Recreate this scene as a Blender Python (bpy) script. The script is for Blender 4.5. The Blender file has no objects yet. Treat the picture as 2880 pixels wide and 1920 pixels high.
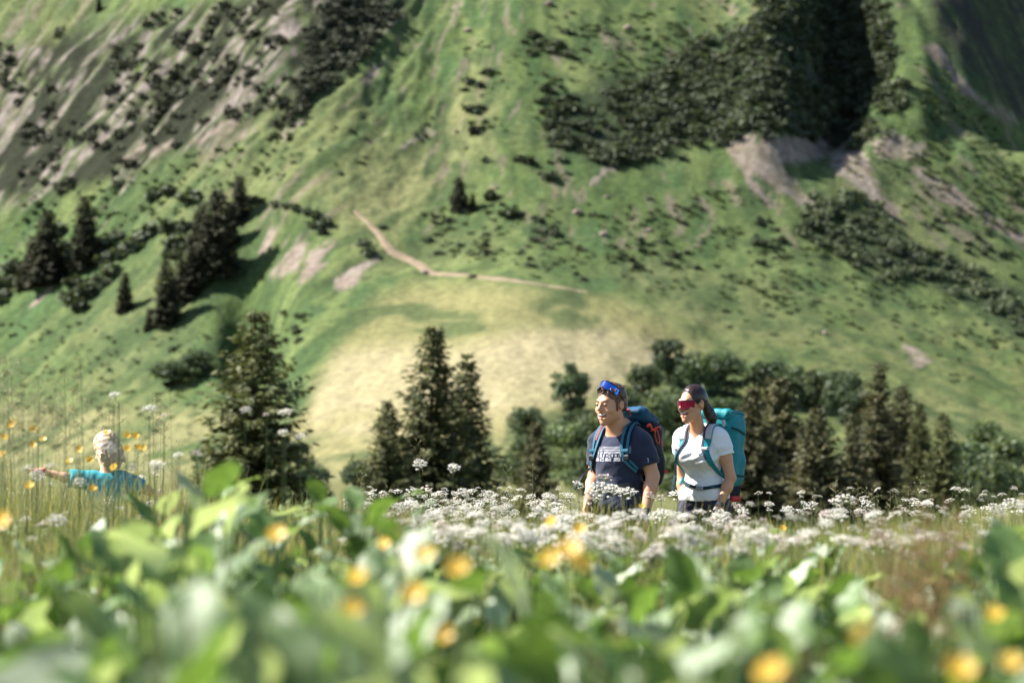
import bpy, bmesh, math, random
import numpy as np
from mathutils import Vector, Matrix
from mathutils.bvhtree import BVHTree

random.seed(7)
rng = np.random.default_rng(7)
scene = bpy.context.scene
COL = scene.collection
R = math.radians

# ------------------------------------------------------------------ camera
FPX = 9600.0                     # focal length in pixels of the 2880 px wide photograph (120 mm on 36 mm)
PITCH = math.atan(340.0 / FPX)
CAMZ = 1.25
cam_d = bpy.data.cameras.new('camera')
cam = bpy.data.objects.new('camera', cam_d)
COL.objects.link(cam)
cam.location = (0, 0, CAMZ)
cam.rotation_euler = (math.pi / 2 + PITCH, 0, 0)
cam_d.sensor_width = 36.0
cam_d.lens = 120.0
cam_d.clip_start = 0.1
cam_d.clip_end = 6000
cam_d.dof.use_dof = True
cam_d.dof.focus_distance = 22.4
cam_d.dof.aperture_fstop = 3.8
cam_d.dof.aperture_blades = 0
scene.camera = cam

# ------------------------------------------------------------------ sky, sun, exposure
SUN_DIR = Vector((-0.70, 0.08, 0.71)).normalized()       # towards the sun
world = bpy.data.worlds.new('World')
scene.world = world
world.use_nodes = True
wn = world.node_tree.nodes
wl = world.node_tree.links
bg = wn['Background']
sky = wn.new('ShaderNodeTexSky')
sky.sky_type = 'NISHITA'
sky.sun_disc = False
sky.sun_elevation = math.asin(SUN_DIR.z)
sky.sun_rotation = math.atan2(SUN_DIR.x, SUN_DIR.y)
sky.altitude = 1500
sky.air_density = 1.0
sky.dust_density = 1.2
wl.new(sky.outputs[0], bg.inputs[0])
bg.inputs[1].default_value = 0.07
sun_d = bpy.data.lights.new('sun', 'SUN')
sun_d.energy = 5.0
sun_d.angle = R(0.53)
sun_d.color = (1.0, 0.955, 0.88)
sun = bpy.data.objects.new('sun', sun_d)
COL.objects.link(sun)
sun.rotation_euler = SUN_DIR.to_track_quat('Z', 'Y').to_euler()
sun.location = (-60, 0, 80)
scene.view_settings.view_transform = 'Standard'
scene.view_settings.look = 'None'
scene.view_settings.gamma = 1.0
scene.view_settings.use_curve_mapping = False
scene.view_settings.exposure = 1.55
scene.render.engine = 'CYCLES'
scene.cycles.use_denoising = True
scene.cycles.max_bounces = 6
scene.cycles.diffuse_bounces = 3
scene.cycles.glossy_bounces = 2
scene.cycles.transmission_bounces = 4
scene.cycles.transparent_max_bounces = 4
scene.cycles.sample_clamp_indirect = 6.0

# ------------------------------------------------------------------ pixel <-> world
cF = np.array([0, math.cos(PITCH), math.sin(PITCH)])
cU = np.array([0, -math.sin(PITCH), math.cos(PITCH)])
cC = np.array([0, 0, CAMZ])
def at(px, py, D):
    d = cF * FPX + cU * (960 - py) + np.array([px - 1440.0, 0, 0])
    return Vector(cC + d * (D / d[1]))
def project(P):
    r = P - cC
    dep = np.maximum(r @ cF, 1e-3)
    return 1440 + FPX * r[..., 0] / dep, 960 - FPX * (r @ cU) / dep, dep

# ------------------------------------------------------------------ helpers
def lin(r, g, b):
    f = lambda c: c / 12.92 if c <= 0.04045 else ((c + 0.055) / 1.055) ** 2.4
    return np.array([f(r / 255), f(g / 255), f(b / 255)])
def alb(r, g, b, k=2.9):
    """base colour of a surface that shows as (r,g,b) in full sun"""
    return tuple(np.clip(lin(r, g, b) / k, 0.002, 0.85))
def tag(o, label=None, cat=None, group=None, kind=None):
    if label: o['label'] = label
    if cat: o['category'] = cat
    if group: o['group'] = group
    if kind: o['kind'] = kind
    return o
def empty(name, loc=(0, 0, 0), rz=0.0):
    o = bpy.data.objects.new(name, None)
    o.empty_display_size = 0.1
    COL.objects.link(o)
    o.location = loc
    o.rotation_euler = (0, 0, rz)
    return o
def mesh_np(name, V, F, smooth=False, mat=None):
    """V (n,3) array, F list/array of equal-length polygons"""
    V = np.asarray(V, dtype=np.float32)
    F = np.asarray(F, dtype=np.int32)
    m = bpy.data.meshes.new(name)
    k = F.shape[1]
    m.vertices.add(len(V)); m.vertices.foreach_set('co', V.ravel())
    m.loops.add(F.size); m.loops.foreach_set('vertex_index', F.ravel())
    m.polygons.add(len(F))
    m.polygons.foreach_set('loop_start', np.arange(0, F.size, k, dtype=np.int32))
    m.polygons.foreach_set('use_smooth', np.full(len(F), smooth))
    m.update(calc_edges=True)
    m.validate()
    if mat: m.materials.append(mat)
    return m
def obj(name, mesh, parent=None, loc=None):
    o = bpy.data.objects.new(name, mesh)
    COL.objects.link(o)
    if parent: o.parent = parent
    if loc is not None: o.location = loc
    return o
def set_color(mesh, rgb, name='Col'):
    a = mesh.color_attributes.new(name, 'FLOAT_COLOR', 'POINT')
    c = np.ones((len(mesh.vertices), 4), dtype=np.float32)
    c[:, :3] = rgb
    a.data.foreach_set('color', c.ravel())

# value noise
def _hash(ix, iy, seed):
    h = (ix.astype(np.int64) * 374761393 + iy.astype(np.int64) * 668265263 + seed * 1442695041) & 0xffffffff
    h = ((h ^ (h >> 13)) * 1274126177) & 0xffffffff
    return ((h ^ (h >> 16)) & 0xffff) / 65535.0
def vnoise(x, y, seed=0):
    x = np.asarray(x, float); y = np.asarray(y, float)
    ix = np.floor(x); iy = np.floor(y)
    fx = x - ix; fy = y - iy
    fx = fx * fx * (3 - 2 * fx); fy = fy * fy * (3 - 2 * fy)
    a = _hash(ix, iy, seed); b = _hash(ix + 1, iy, seed)
    c = _hash(ix, iy + 1, seed); d = _hash(ix + 1, iy + 1, seed)
    return (a + (b - a) * fx) * (1 - fy) + (c + (d - c) * fx) * fy
def fbm(x, y, seed=0, octv=4, gain=0.5):
    s = 0; a = 1; t = 0
    for i in range(octv):
        s = s + a * vnoise(x * 2 ** i + 17.3 * i, y * 2 ** i - 9.1 * i, seed + i); t += a; a *= gain
    return s / t
def sstep(a, b, x):
    t = np.clip((x - a) / (b - a), 0, 1)
    return t * t * (3 - 2 * t)
def softplus(x, w):
    return w * np.logaddexp(0, x / w)

# ------------------------------------------------------------------ materials
def _new(name):
    m = bpy.data.materials.new(name); m.use_nodes = True
    nt = m.node_tree
    return m, nt, nt.nodes, nt.links, nt.nodes['Principled BSDF']
def mat_plain(name, col, rough=0.6, var=0.15, scale=20.0, bump=0.0, bscale=60.0, spec=0.3, metal=0.0, coat=0.0, sheen=0.0, sss=0.0):
    m, nt, n, l, p = _new(name)
    tc = n.new('ShaderNodeTexCoord')
    nz = n.new('ShaderNodeTexNoise'); nz.inputs['Scale'].default_value = scale; nz.inputs['Detail'].default_value = 4
    l.new(tc.outputs['Object'], nz.inputs['Vector'])
    mr = n.new('ShaderNodeMapRange')
    mr.inputs[1].default_value = 0.25; mr.inputs[2].default_value = 0.75
    mr.inputs[3].default_value = 1 - var; mr.inputs[4].default_value = 1 + var
    l.new(nz.outputs['Fac'], mr.inputs[0])
    mx = n.new('ShaderNodeMix'); mx.data_type = 'RGBA'; mx.blend_type = 'MULTIPLY'; mx.inputs[0].default_value = 1
    mx.inputs[6].default_value = (*col, 1)
    cb = n.new('ShaderNodeCombineColor')
    for i in range(3): l.new(mr.outputs[0], cb.inputs[i])
    l.new(cb.outputs[0], mx.inputs[7])
    l.new(mx.outputs[2], p.inputs['Base Color'])
    p.inputs['Roughness'].default_value = rough
    p.inputs['Specular IOR Level'].default_value = spec
    p.inputs['Metallic'].default_value = metal
    p.inputs['Coat Weight'].default_value = coat
    p.inputs['Sheen Weight'].default_value = sheen
    if sss:
        p.inputs['Subsurface Weight'].default_value = sss
        p.inputs['Subsurface Radius'].default_value = (0.012, 0.005, 0.003)
        p.inputs['Subsurface Scale'].default_value = 1.0
    if bump:
        bz = n.new('ShaderNodeTexNoise'); bz.inputs['Scale'].default_value = bscale; bz.inputs['Detail'].default_value = 3
        l.new(tc.outputs['Object'], bz.inputs['Vector'])
        b = n.new('ShaderNodeBump'); b.inputs['Strength'].default_value = bump; b.inputs['Distance'].default_value = 0.01
        l.new(bz.outputs['Fac'], b.inputs['Height']); l.new(b.outputs[0], p.inputs['Normal'])
    return m
def mat_leaf(name, col, col2, transl=0.35, tcol=None, rough=0.5, spec=0.3, scale=6.0, attr=False, objrand=0.25):
    """leaf: principled + translucent, colour between col and col2 by noise, brightness varied per object"""
    m, nt, n, l, p = _new(name)
    out = n['Material Output']
    tc = n.new('ShaderNodeTexCoord'); oi = n.new('ShaderNodeObjectInfo')
    nz = n.new('ShaderNodeTexNoise'); nz.inputs['Scale'].default_value = scale; nz.inputs['Detail'].default_value = 3
    l.new(tc.outputs['Object'], nz.inputs['Vector'])
    cr = n.new('ShaderNodeValToRGB')
    cr.color_ramp.elements[0].position = 0.32; cr.color_ramp.elements[1].position = 0.68
    cr.color_ramp.elements[0].color = (*col, 1); cr.color_ramp.elements[1].color = (*col2, 1)
    l.new(nz.outputs['Fac'], cr.inputs[0])
    base = cr.outputs[0]
    if attr:
        at_ = n.new('ShaderNodeAttribute'); at_.attribute_name = 'Col'
        mm = n.new('ShaderNodeMix'); mm.data_type = 'RGBA'; mm.blend_type = 'MULTIPLY'; mm.inputs[0].default_value = 1
        l.new(base, mm.inputs[6]); l.new(at_.outputs['Color'], mm.inputs[7]); base = mm.outputs[2]
    hs = n.new('ShaderNodeHueSaturation')
    mr = n.new('ShaderNodeMapRange'); mr.inputs[3].default_value = 1 - objrand; mr.inputs[4].default_value = 1 + objrand
    l.new(oi.outputs['Random'], mr.inputs[0]); l.new(mr.outputs[0], hs.inputs['Value'])
    l.new(base, hs.inputs['Color'])
    l.new(hs.outputs[0], p.inputs['Base Color'])
    p.inputs['Roughness'].default_value = rough
    p.inputs['Specular IOR Level'].default_value = spec
    tr = n.new('ShaderNodeBsdfTranslucent')
    if tcol is None: tcol = (1.2, 1.25, 0.55)
    tm = n.new('ShaderNodeMix'); tm.data_type = 'RGBA'; tm.blend_type = 'MULTIPLY'; tm.inputs[0].default_value = 1
    l.new(hs.outputs[0], tm.inputs[6]); tm.inputs[7].default_value = (*tcol, 1)
    l.new(tm.outputs[2], tr.inputs['Color'])
    ms = n.new('ShaderNodeMixShader'); ms.inputs[0].default_value = transl
    l.new(p.outputs[0], ms.inputs[1]); l.new(tr.outputs[0], ms.inputs[2])
    l.new(ms.outputs[0], out.inputs['Surface'])
    return m
# ------------------------------------------------------------------ terrain height field
def H(x, y, detail=True):
    x = np.asarray(x, float); y = np.asarray(y, float)
    # near meadow: a low swell in front of the hikers, dropping to the trail, then rolling off towards the valley
    near = 0.02 + (0.30 - 0.17 * sstep(-.9, .1, x) * sstep(9, 14, y)) / (1 + np.exp((y - 20.9) / 0.35)) - 0.012 * softplus(y - 26, 3) + 0.05 * (fbm(x * .5, y * .5, 3, 3) - .5)
    near = near - 0.15 * sstep(3, -8, y)
    near = near + 0.06 * np.exp(-((x - 1.27) ** 2 + (y - 22.95) ** 2) / .4)
    near = np.maximum(near, -1.2 + 0 * y) if np.ndim(near) else near
    # valley floor
    valley = -1.3 + 0.9 * (fbm(x * .02, y * .02, 5, 3) - .5) * sstep(60, 150, y)
    base = near + (valley - near) * sstep(60, 130, y)
    # mountain: distance of its foot changes along x (spur in the middle, flanks falling away to both sides)
    xr = x / np.maximum(y, 1) * 580.0             # where it lies across the view, metres at 580 m
    foot = 455 + 0.95 * softplus(-14 - xr, 9) + 0.65 * softplus(xr - 48, 8) - 10 * np.exp(-((xr + 2) / 28) ** 2)
    foot = foot + 10 * (fbm(x * .012 + 4, y * .006, 11, 3) - .5)
    d = y - foot
    gent = 0.26 + 0.10 * sstep(-10, -40, xr)
    prof = gent * softplus(d, 12) + 0.42 * softplus(d - 105 + 20 * sstep(-5, -50, xr), 16)
    # knoll: flat shoulder carrying the trail
    prof = prof + 5.0 * np.exp(-((xr - 2) / 26) ** 2 - ((d - 70) / 38) ** 2)
    # bowl with shaded wall right of the spruce group
    prof = prof - 13 * np.exp(-((xr + 44) / 4.2) ** 2 - ((d - 60) / 22) ** 2)
    # deep gully on the right and side gullies
    up = sstep(132, 158, d)
    gx = xr - 53.5 - 1.5 * np.sin(y * .05) - 5 * (fbm(x * .12, y * .07, 91, 3) - .5)
    gul = np.where(gx < 0, np.exp(-(gx / 4.2) ** 2), np.exp(-(gx / 7.5) ** 2))
    prof = prof - 19 * gul * sstep(136, 196, d) * (.7 + .6 * fbm(x * .15, y * .1, 92, 2))
    prof = prof + 6 * np.exp(-((xr - 43) / 5.5) ** 2) * up
    # last ridge on the right drops away into shade
    rr = xr - 70 - 0.13 * (d - 150)
    prof = prof - np.minimum(1.4 * softplus(rr + 5 * (fbm(x * .1, y * .06, 93, 3) - .5), 2.0), 30) * sstep(150, 182, d)
    if detail:
        m = sstep(0, 30, d)
        # stripes along the fall line
        sx = 0.75 * sstep(8, -34, xr) - 0.5 * sstep(38, 62, xr)
        u = (x * 1.0 - sx * (y - 580)) + 7 * (fbm(x * .06, y * .05, 19, 2) - .5)
        prof = prof + m * (1.6 * (fbm(u * .09, y * .02, 21, 4) - .5) + 0.9 * (fbm(x * .22, y * .10, 31, 3) - .5))
        rock = sstep(95, 135, d + 0.5 * (-xr - 30)) * sstep(4, -34, xr)
        prof = prof + rock * (3.0 * (np.abs(fbm(u * .13, y * .08, 41, 4) - .5) * 2) + 1.6 * (fbm(u * .5, y * .2, 43, 3) - .5))
        prof = prof + up * sstep(40, 50, xr) * 3.0 * (fbm(x * .25, y * .12, 47, 3) - .5)
    return base + prof

def halfw(y):
    return 0.28 * y + 34
def grid(ys, ncol):
    s = np.linspace(-1, 1, ncol)
    t = s * (0.5 + 0.5 * s * s)
    Y = np.repeat(ys[:, None], ncol, 1)
    X = t[None, :] * halfw(np.maximum(ys, 0))[:, None]
    V = np.stack([X, Y, H(X, Y)], -1)
    r, c = Y.shape
    i = np.arange(r * c).reshape(r, c)
    F = np.stack([i[:-1, :-1], i[:-1, 1:], i[1:, 1:], i[1:, :-1]], -1).reshape(-1, 4)
    return V, F
SPLIT = 60.0
NCOL = 440
ym = np.concatenate([np.linspace(-25, 2, 10)[:-1], np.linspace(2, 30, 150)[:-1], np.linspace(30, SPLIT, 30)])
yt = np.concatenate([np.linspace(SPLIT, 440, 70)[:-1], np.linspace(440, 780, 400)[:-1], np.linspace(780, 1500, 60)])
Vm, Fm = grid(ym, 160)
Vt, Ft = grid(yt, NCOL)
Vm[-1, :, 2] -= 0.02


# ---- where things lie in the photograph (view coordinates of a 2352 px wide copy are scaled by SC)
SC = 2880 / 2352
def poly_mask(pts, px, py, feather=20):
    pts = np.array(pts, float) * SC
    inside = np.zeros(px.shape, bool); dist = np.full(px.shape, 1e9)
    n = len(pts)
    for i in range(n):
        x0, y0 = pts[i]; x1, y1 = pts[(i + 1) % n]
        c = ((y0 > py) != (y1 > py)) & (px < (x1 - x0) * (py - y0) / (y1 - y0 + 1e-9) + x0)
        inside ^= c
        dx, dy = x1 - x0, y1 - y0
        t = np.clip(((px - x0) * dx + (py - y0) * dy) / (dx * dx + dy * dy + 1e-9), 0, 1)
        dist = np.minimum(dist, np.hypot(px - x0 - t * dx, py - y0 - t * dy))
    sd = np.where(inside, dist, -dist)
    return sstep(-feather, feather, sd)
def stroke_mask(pts, w, px, py, feather=5):
    pts = np.array(pts, float) * SC
    ws = np.broadcast_to(np.asarray(w, float) * SC, (len(pts),))
    m = np.zeros(px.shape)
    for i in range(len(pts) - 1):
        x0, y0 = pts[i]; x1, y1 = pts[i + 1]
        dx, dy = x1 - x0, y1 - y0
        t = np.clip(((px - x0) * dx + (py - y0) * dy) / (dx * dx + dy * dy + 1e-9), 0, 1)
        dist = np.hypot(px - x0 - t * dx, py - y0 - t * dy)
        ww = ws[i] + (ws[i + 1] - ws[i]) * t
        m = np.maximum(m, sstep(ww / 2 + feather, ww / 2 - feather, dist))
    return m

ROCKZ = [(-60, 110), (60, 110), (250, 55), (480, 20), (700, -40), (960, -40), (900, 60), (800, 110), (700, 190), (600, 260), (500, 330), (380, 350), (300, 400), (150, 440), (-60, 480)]
DRY = [(690, 960), (740, 850), (800, 760), (860, 690), (960, 650), (1120, 650), (1300, 675), (1420, 690), (1530, 740), (1620, 800), (1560, 840), (1480, 870), (1380, 930), (1280, 960), (1150, 1010), (900, 1100), (600, 1060)]
PALE = [(720, 900), (780, 810), (900, 790), (1050, 800), (1200, 760), (1400, 755), (1560, 810), (1500, 850), (1380, 900), (1200, 960), (960, 1020), (700, 1000)]
YEL = [(640, 430), (780, 400), (950, 320), (1060, 200), (1140, 150), (1120, 330), (1060, 420), (940, 500), (870, 560), (780, 520)]
DARKW = [(1230, 330), (1300, 230), (1400, 180), (1500, 170), (1580, 110), (1700, 70), (1800, -40), (2030, -40), (2060, 120), (2100, 220), (2020, 250), (1920, 330), (1850, 290), (1720, 310), (1650, 300), (1560, 350), (1420, 390), (1320, 350)]
BAND = [(1840, 520), (1900, 440), (1990, 480), (2090, 560), (2200, 600), (2400, 690), (2400, 790), (2250, 710), (2120, 650), (2000, 610), (1900, 560)]
STREAK = [(740, 20), (850, -30), (900, 20), (860, 100), (760, 200), (690, 260), (610, 300), (640, 250), (690, 150)]
SCREE = [([(1690, 270), (1690, 350), (1720, 400), (1770, 480)], (6, 14, 14, 6)),
         ([(1700, 330), (1760, 380), (1830, 450), (1890, 500)], (40, 46, 20, 8)),
         ([(1945, 300), (1950, 370), (1985, 420), (2060, 490)], (26, 60, 34, 8)),
         ([(2100, 390), (2170, 440), (2250, 490), (2420, 590)], (12, 30, 22, 10)),
         ([(2040, 330), (2110, 350)], (40, 30)), ([(1720, 335), (1800, 345), (1880, 340)], (26, 50, 40)), ([(1960, 280), (1935, 330)], (10, 26)),
         ([(2140, 110), (2200, 200), (2330, 280)], (14, 16, 10)),
         ([(760, 560), (720, 600), (680, 650)], (8, 30, 8)), ([(690, 560), (660, 610), (620, 635)], (14, 26, 8)),
         ([(860, 595), (790, 650)], (6, 26)), ([(630, 530), (610, 580)], (14, 8)),
         ([(690, 280), (650, 315)], (6, 12)), ([(590, 292), (560, 312)], (6, 16)), ([(330, 335), (280, 370)], (4, 8)),
         ([(540, 280), (460, 330)], (4, 7)), ([(400, 330), (340, 362)], (3, 8)),
         ([(890, 130), (840, 190)], (4, 10)), ([(1055, 10), (1035, 60)], (10, 4)),
         ([(1410, 385), (1345, 425)], (5, 7)), ([(2085, 800), (2120, 830)], (12, 20)), ([(1000, 300), (930, 340)], (3, 7)),
         ([(310, 410), (270, 440)], (3, 8)), ([(130, 650), (80, 700)], (5, 9))]
PATH = [(815, 485), (862, 528), (885, 560), (905, 582), (960, 605), (985, 628), (1060, 632), (1180, 645), (1280, 660), (1350, 672)]
TRACK = [([(1390, 690), (1560, 720), (1750, 770), (1900, 800), (2080, 810), (2200, 830), (2352, 855)], 3),
         ([(1700, 640), (1900, 690), (2100, 760)], 3), ([(905, 580), (910, 520), (930, 500)], 5)]

px, py, _ = project(Vt)
x, y = Vt[..., 0], Vt[..., 1]
sx = 0.75 * sstep(1580, 880, px) - 0.5 * sstep(2060, 2460, px)
u = x - sx * (y - 580) + 9 * (fbm(x * .06, y * .05, 19, 3) - .5)
n1 = fbm(u * .10, y * .03, 61, 4); n2 = fbm(x * .25, y * .12, 62, 4); n3 = fbm(u * .45, y * .16, 63, 4); n4 = fbm(x * .03, y * .02, 64, 3)
def mixc(c, d, m):
    return c + (np.array(d) - c) * m[..., None]
c = np.broadcast_to(np.array(alb(120, 144, 84)), x.shape + (3,)).copy()
c = mixc(c, alb(148, 166, 102), sstep(.38, .66, n1))
c = mixc(c, alb(104, 138, 86), sstep(.5, .72, n2) * .8)
c = mixc(c, alb(158, 164, 110), sstep(.52, .7, n4) * .6)
c = mixc(c, alb(180, 180, 124), poly_mask(YEL, px, py, 70) * (.45 + .5 * n1))
c = mixc(c, alb(172, 172, 112), sstep(820, 980, py) * (px > 1800) * sstep(.3, .6, n2) * .5)
c = mixc(c, alb(196, 188, 130), poly_mask(DRY, px, py, 40) * (.6 + .4 * n1))
c = mixc(c, alb(226, 213, 166), poly_mask(PALE, px, py, 34) * (.75 + .4 * n3))
c = mixc(c, alb(205, 196, 140), sstep(1120, 1180, py) * (px < 1750) * .7 * sstep(.3, .6, n2 + .1))
c = mixc(c, alb(168, 170, 110), stroke_mask([(1200, 690), (1330, 680), (1500, 740), (1600, 800)], 26, px, py, 16) * .5)
n8 = fbm(u * .22, y * .06, 66, 4); n9 = fbm(x * .6, y * .35, 67, 3)
c = mixc(c, alb(96, 122, 76), sstep(.52, .68, n8) * .75 * (1 - poly_mask(PALE, px, py, 34)))
c = mixc(c, alb(186, 184, 128), sstep(.58, .74, fbm(u * .17 + 31, y * .05, 68, 4)) * (.2 + .35 * poly_mask(YEL, px, py, 90)))
c = mixc(c, alb(88, 112, 72), sstep(.56, .68, n9) * .6 * (1 - poly_mask(DRY, px, py, 40)))
c = mixc(c, alb(184, 166, 146), sstep(.66, .74, fbm(u * .5 + 3, y * .12, 69, 3)) * .6 * (py < 700))
# heath / shrub colour under the thickets
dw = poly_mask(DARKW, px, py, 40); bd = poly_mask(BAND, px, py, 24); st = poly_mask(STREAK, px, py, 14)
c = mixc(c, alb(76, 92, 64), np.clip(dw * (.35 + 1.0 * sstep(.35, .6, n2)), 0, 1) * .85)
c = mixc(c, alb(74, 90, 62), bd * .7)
# rock band
rz = poly_mask(ROCKZ, px, py, 36)
n5 = fbm(u * .42, y * .24, 71, 5, .6); n6 = fbm(u * .9 + 9, y * .55, 72, 4, .6); n7 = fbm(u * .17, y * .12, 73, 3)
rk = rz * sstep(.525, .575, n5 * .6 + n7 * .4)
dk = rz * sstep(.49, .54, 1 - n7 * .5 - n5 * .5 + .02)
c = mixc(c, alb(116, 130, 88), rz * .55)
c = mixc(c, alb(64, 68, 52), dk * .95)
c = mixc(c, alb(158, 144, 136), rk * (.5 + .5 * sstep(.35, .6, n6)))
c = mixc(c, alb(206, 192, 182), rk * sstep(.5, .62, n6) * .85)
c = mixc(c, alb(72, 76, 60), st * (.55 + .5 * sstep(.35, .55, n3)) )
# cliffs on the right
cl = poly_mask([(1860, 120), (1930, 60), (1990, 240), (1950, 330), (1890, 330), (1700, 310), (1800, 260)], px, py, 30)
c = mixc(c, alb(110, 104, 100), cl * sstep(.42, .58, n3) * .8)
c = mixc(c, alb(92, 88, 84), poly_mask([(2100, -60), (2460, -60), (2460, 330), (2330, 270), (2200, 140)], px, py, 24) * (.4 + .5 * sstep(.4, .6, n5)))
sc = np.zeros_like(x)
for pts, w in SCREE:
    sc = np.maximum(sc, stroke_mask(pts, np.array(w) * 1.35, px + 26 * (n3 - .5) * 2, py + 20 * (n6 - .5) * 2, 5))
c = mixc(c, alb(190, 170, 154), sc * (.7 + .3 * sstep(.3, .55, n2)))
c = mixc(c, alb(222, 206, 190), sc * sstep(.45, .6, n6) * .7)
for pts, w in TRACK:
    c = mixc(c, alb(188, 180, 128), stroke_mask(pts, w, px, py, 4) * .55)
# valley floor before the mountain
c = mixc(c, alb(170, 166, 108), sstep(430, 380, y) * .6)
Ctop = c.reshape(-1, 3)

def mat_ground(name, bump_d, nscale, bstr):
    m, nt, n, l, p = _new(name)
    tc = n.new('ShaderNodeTexCoord')
    a = n.new('ShaderNodeAttribute'); a.attribute_name = 'Col'
    nz = n.new('ShaderNodeTexNoise'); nz.inputs['Scale'].default_value = nscale; nz.inputs['Detail'].default_value = 6
    nz.inputs['Roughness'].default_value = .65
    l.new(tc.outputs['Object'], nz.inputs['Vector'])
    mr = n.new('ShaderNodeMapRange'); mr.inputs[1].default_value = .3; mr.inputs[2].default_value = .7
    mr.inputs[3].default_value = .62; mr.inputs[4].default_value = 1.34
    l.new(nz.outputs['Fac'], mr.inputs[0])
    cb = n.new('ShaderNodeCombineColor')
    for i in range(3): l.new(mr.outputs[0], cb.inputs[i])
    mx = n.new('ShaderNodeMix'); mx.data_type = 'RGBA'; mx.blend_type = 'MULTIPLY'; mx.inputs[0].default_value = 1
    l.new(a.outputs['Color'], mx.inputs[6]); l.new(cb.outputs[0], mx.inputs[7])
    l.new(mx.outputs[2], p.inputs['Base Color'])
    p.inputs['Roughness'].default_value = .95
    p.inputs['Specular IOR Level'].default_value = .1
    b = n.new('ShaderNodeBump'); b.inputs['Strength'].default_value = bstr; b.inputs['Distance'].default_value = bump_d
    l.new(nz.outputs['Fac'], b.inputs['Height']); l.new(b.outputs[0], p.inputs['Normal'])
    return m
M_mount = mat_ground('mountain_turf', 1.0, .8, .45)
M_meadow = mat_ground('meadow_soil', .05, 6.0, .6)
mt = mesh_np('mountainside', Vt.reshape(-1, 3), Ft, True, M_mount); set_color(mt, Ctop)
mountain = tag(obj('mountainside', mt), kind='structure')
mm = mesh_np('meadow', Vm.reshape(-1, 3), Fm, True, M_meadow)
nm = fbm(Vm[..., 0] * 1.2, Vm[..., 1] * 1.2, 81, 4).reshape(-1, 1)
set_color(mm, np.array(alb(92, 98, 50)) * (.5 + nm) )
meadow = tag(obj('meadow', mm), kind='structure')
bvh_t = BVHTree.FromPolygons([tuple(v) for v in Vt.reshape(-1, 3)], [tuple(f) for f in Ft.tolist()])
def zt(x, y):
    h = bvh_t.ray_cast(Vector((x, y, 400)), Vector((0, 0, -1)))
    return h[0].z if h[0] else float(H(x, y))
def zg(x, y):
    return float(H(x, y)) if y < SPLIT else zt(x, y)

def raycast(px, py, *_):
    px = np.atleast_1d(np.asarray(px, float)); py = np.atleast_1d(np.asarray(py, float))
    out = []
    o = Vector(cC)
    for a_, b_ in zip(px, py):
        d = Vector(cF * FPX + cU * (960 - b_) + np.array([a_ - 1440.0, 0, 0])).normalized()
        h = bvh_t.ray_cast(o, d)
        out.append(tuple(h[0]) if h[0] else tuple(o + d * 900))
    return np.array(out)
# trail over the knoll, draped on the slope
pp = np.array(PATH, float) * SC
t = np.linspace(0, len(pp) - 1, 90); k = np.minimum(t.astype(int), len(pp) - 2); f = (t - k)[:, None]
pl = pp[k] * (1 - f) + pp[k + 1] * f
pw = raycast(pl[:, 0], pl[:, 1])
for _ in range(6): pw[1:-1] = (pw[:-2] + 2 * pw[1:-1] + pw[2:]) / 4
wid = np.interp(np.arange(90), [0, 20, 30, 55, 89], [.4, .9, 1.3, .8, .3]) * (1 + .35 * (vnoise(np.arange(90) * .6, np.zeros(90), 9) - .5))
dirv = np.gradient(pw[:, :2], axis=0); dirv /= np.linalg.norm(dirv, axis=1)[:, None] + 1e-9
nrm = np.stack([-dirv[:, 1], dirv[:, 0]], -1)
V = []; F = []
for i in range(90):
    for j, o in enumerate(np.linspace(-1, 1, 5)):
        q = pw[i, :2] + nrm[i] * o * wid[i]
        V.append((q[0], q[1], zt(q[0], q[1]) + .16 - .2 * (abs(o) == 1)))
for i in range(89):
    for j in range(4):
        a = i * 5 + j; F.append((a, a + 1, a + 6, a + 5))
pm = mesh_np('path', V, F, True, mat_plain('trail_dirt', alb(206, 182, 150), .95, .25, .8))
tag(obj('path', pm), kind='structure')
# ------------------------------------------------------------------ trees and shrubs
def tube_verts(path, radii, k=6):
    """tapered tube through points; returns V,F (quads)"""
    path = [Vector(p) for p in path]
    V = []; F = []
    for i, p in enumerate(path):
        t = (path[min(i + 1, len(path) - 1)] - path[max(i - 1, 0)]).normalized()
        a = t.orthogonal().normalized(); b = t.cross(a)
        if i:   # keep the frame from twisting
            a = (pa - t * pa.dot(t)).normalized(); b = t.cross(a)
        pa = a
        for j in range(k):
            an = 2 * math.pi * j / k
            V.append(tuple(p + (a * math.cos(an) + b * math.sin(an)) * radii[i]))
    for i in range(len(path) - 1):
        for j in range(k):
            F.append((i * k + j, i * k + (j + 1) % k, (i + 1) * k + (j + 1) % k, (i + 1) * k + j))
    # closing fans as quads
    for base in (0, (len(path) - 1) * k):
        for j in range(1, k - 1, 2):
            F.append((base, base + j, base + j + 1, base + min(j + 2, k - 1)))
    return V, F
class MB:
    def __init__(s): s.V = []; s.F = []; s.C = []
    def add(s, V, F, col=1.0):
        o = len(s.V)
        s.V.extend(V); s.F.extend([tuple(i + o for i in f) for f in F])
        s.C.extend([col if np.ndim(col) else (col, col, col)] * len(V))
    def tube(s, path, radii, k=6, col=1.0): s.add(*tube_verts(path, radii, k), col)
    def mesh(s, name, mat=None, smooth=False, color=True):
        m = mesh_np(name, s.V, s.F, smooth, mat)
        if color: set_color(m, np.array(s.C, dtype=np.float32))
        return m
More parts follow.
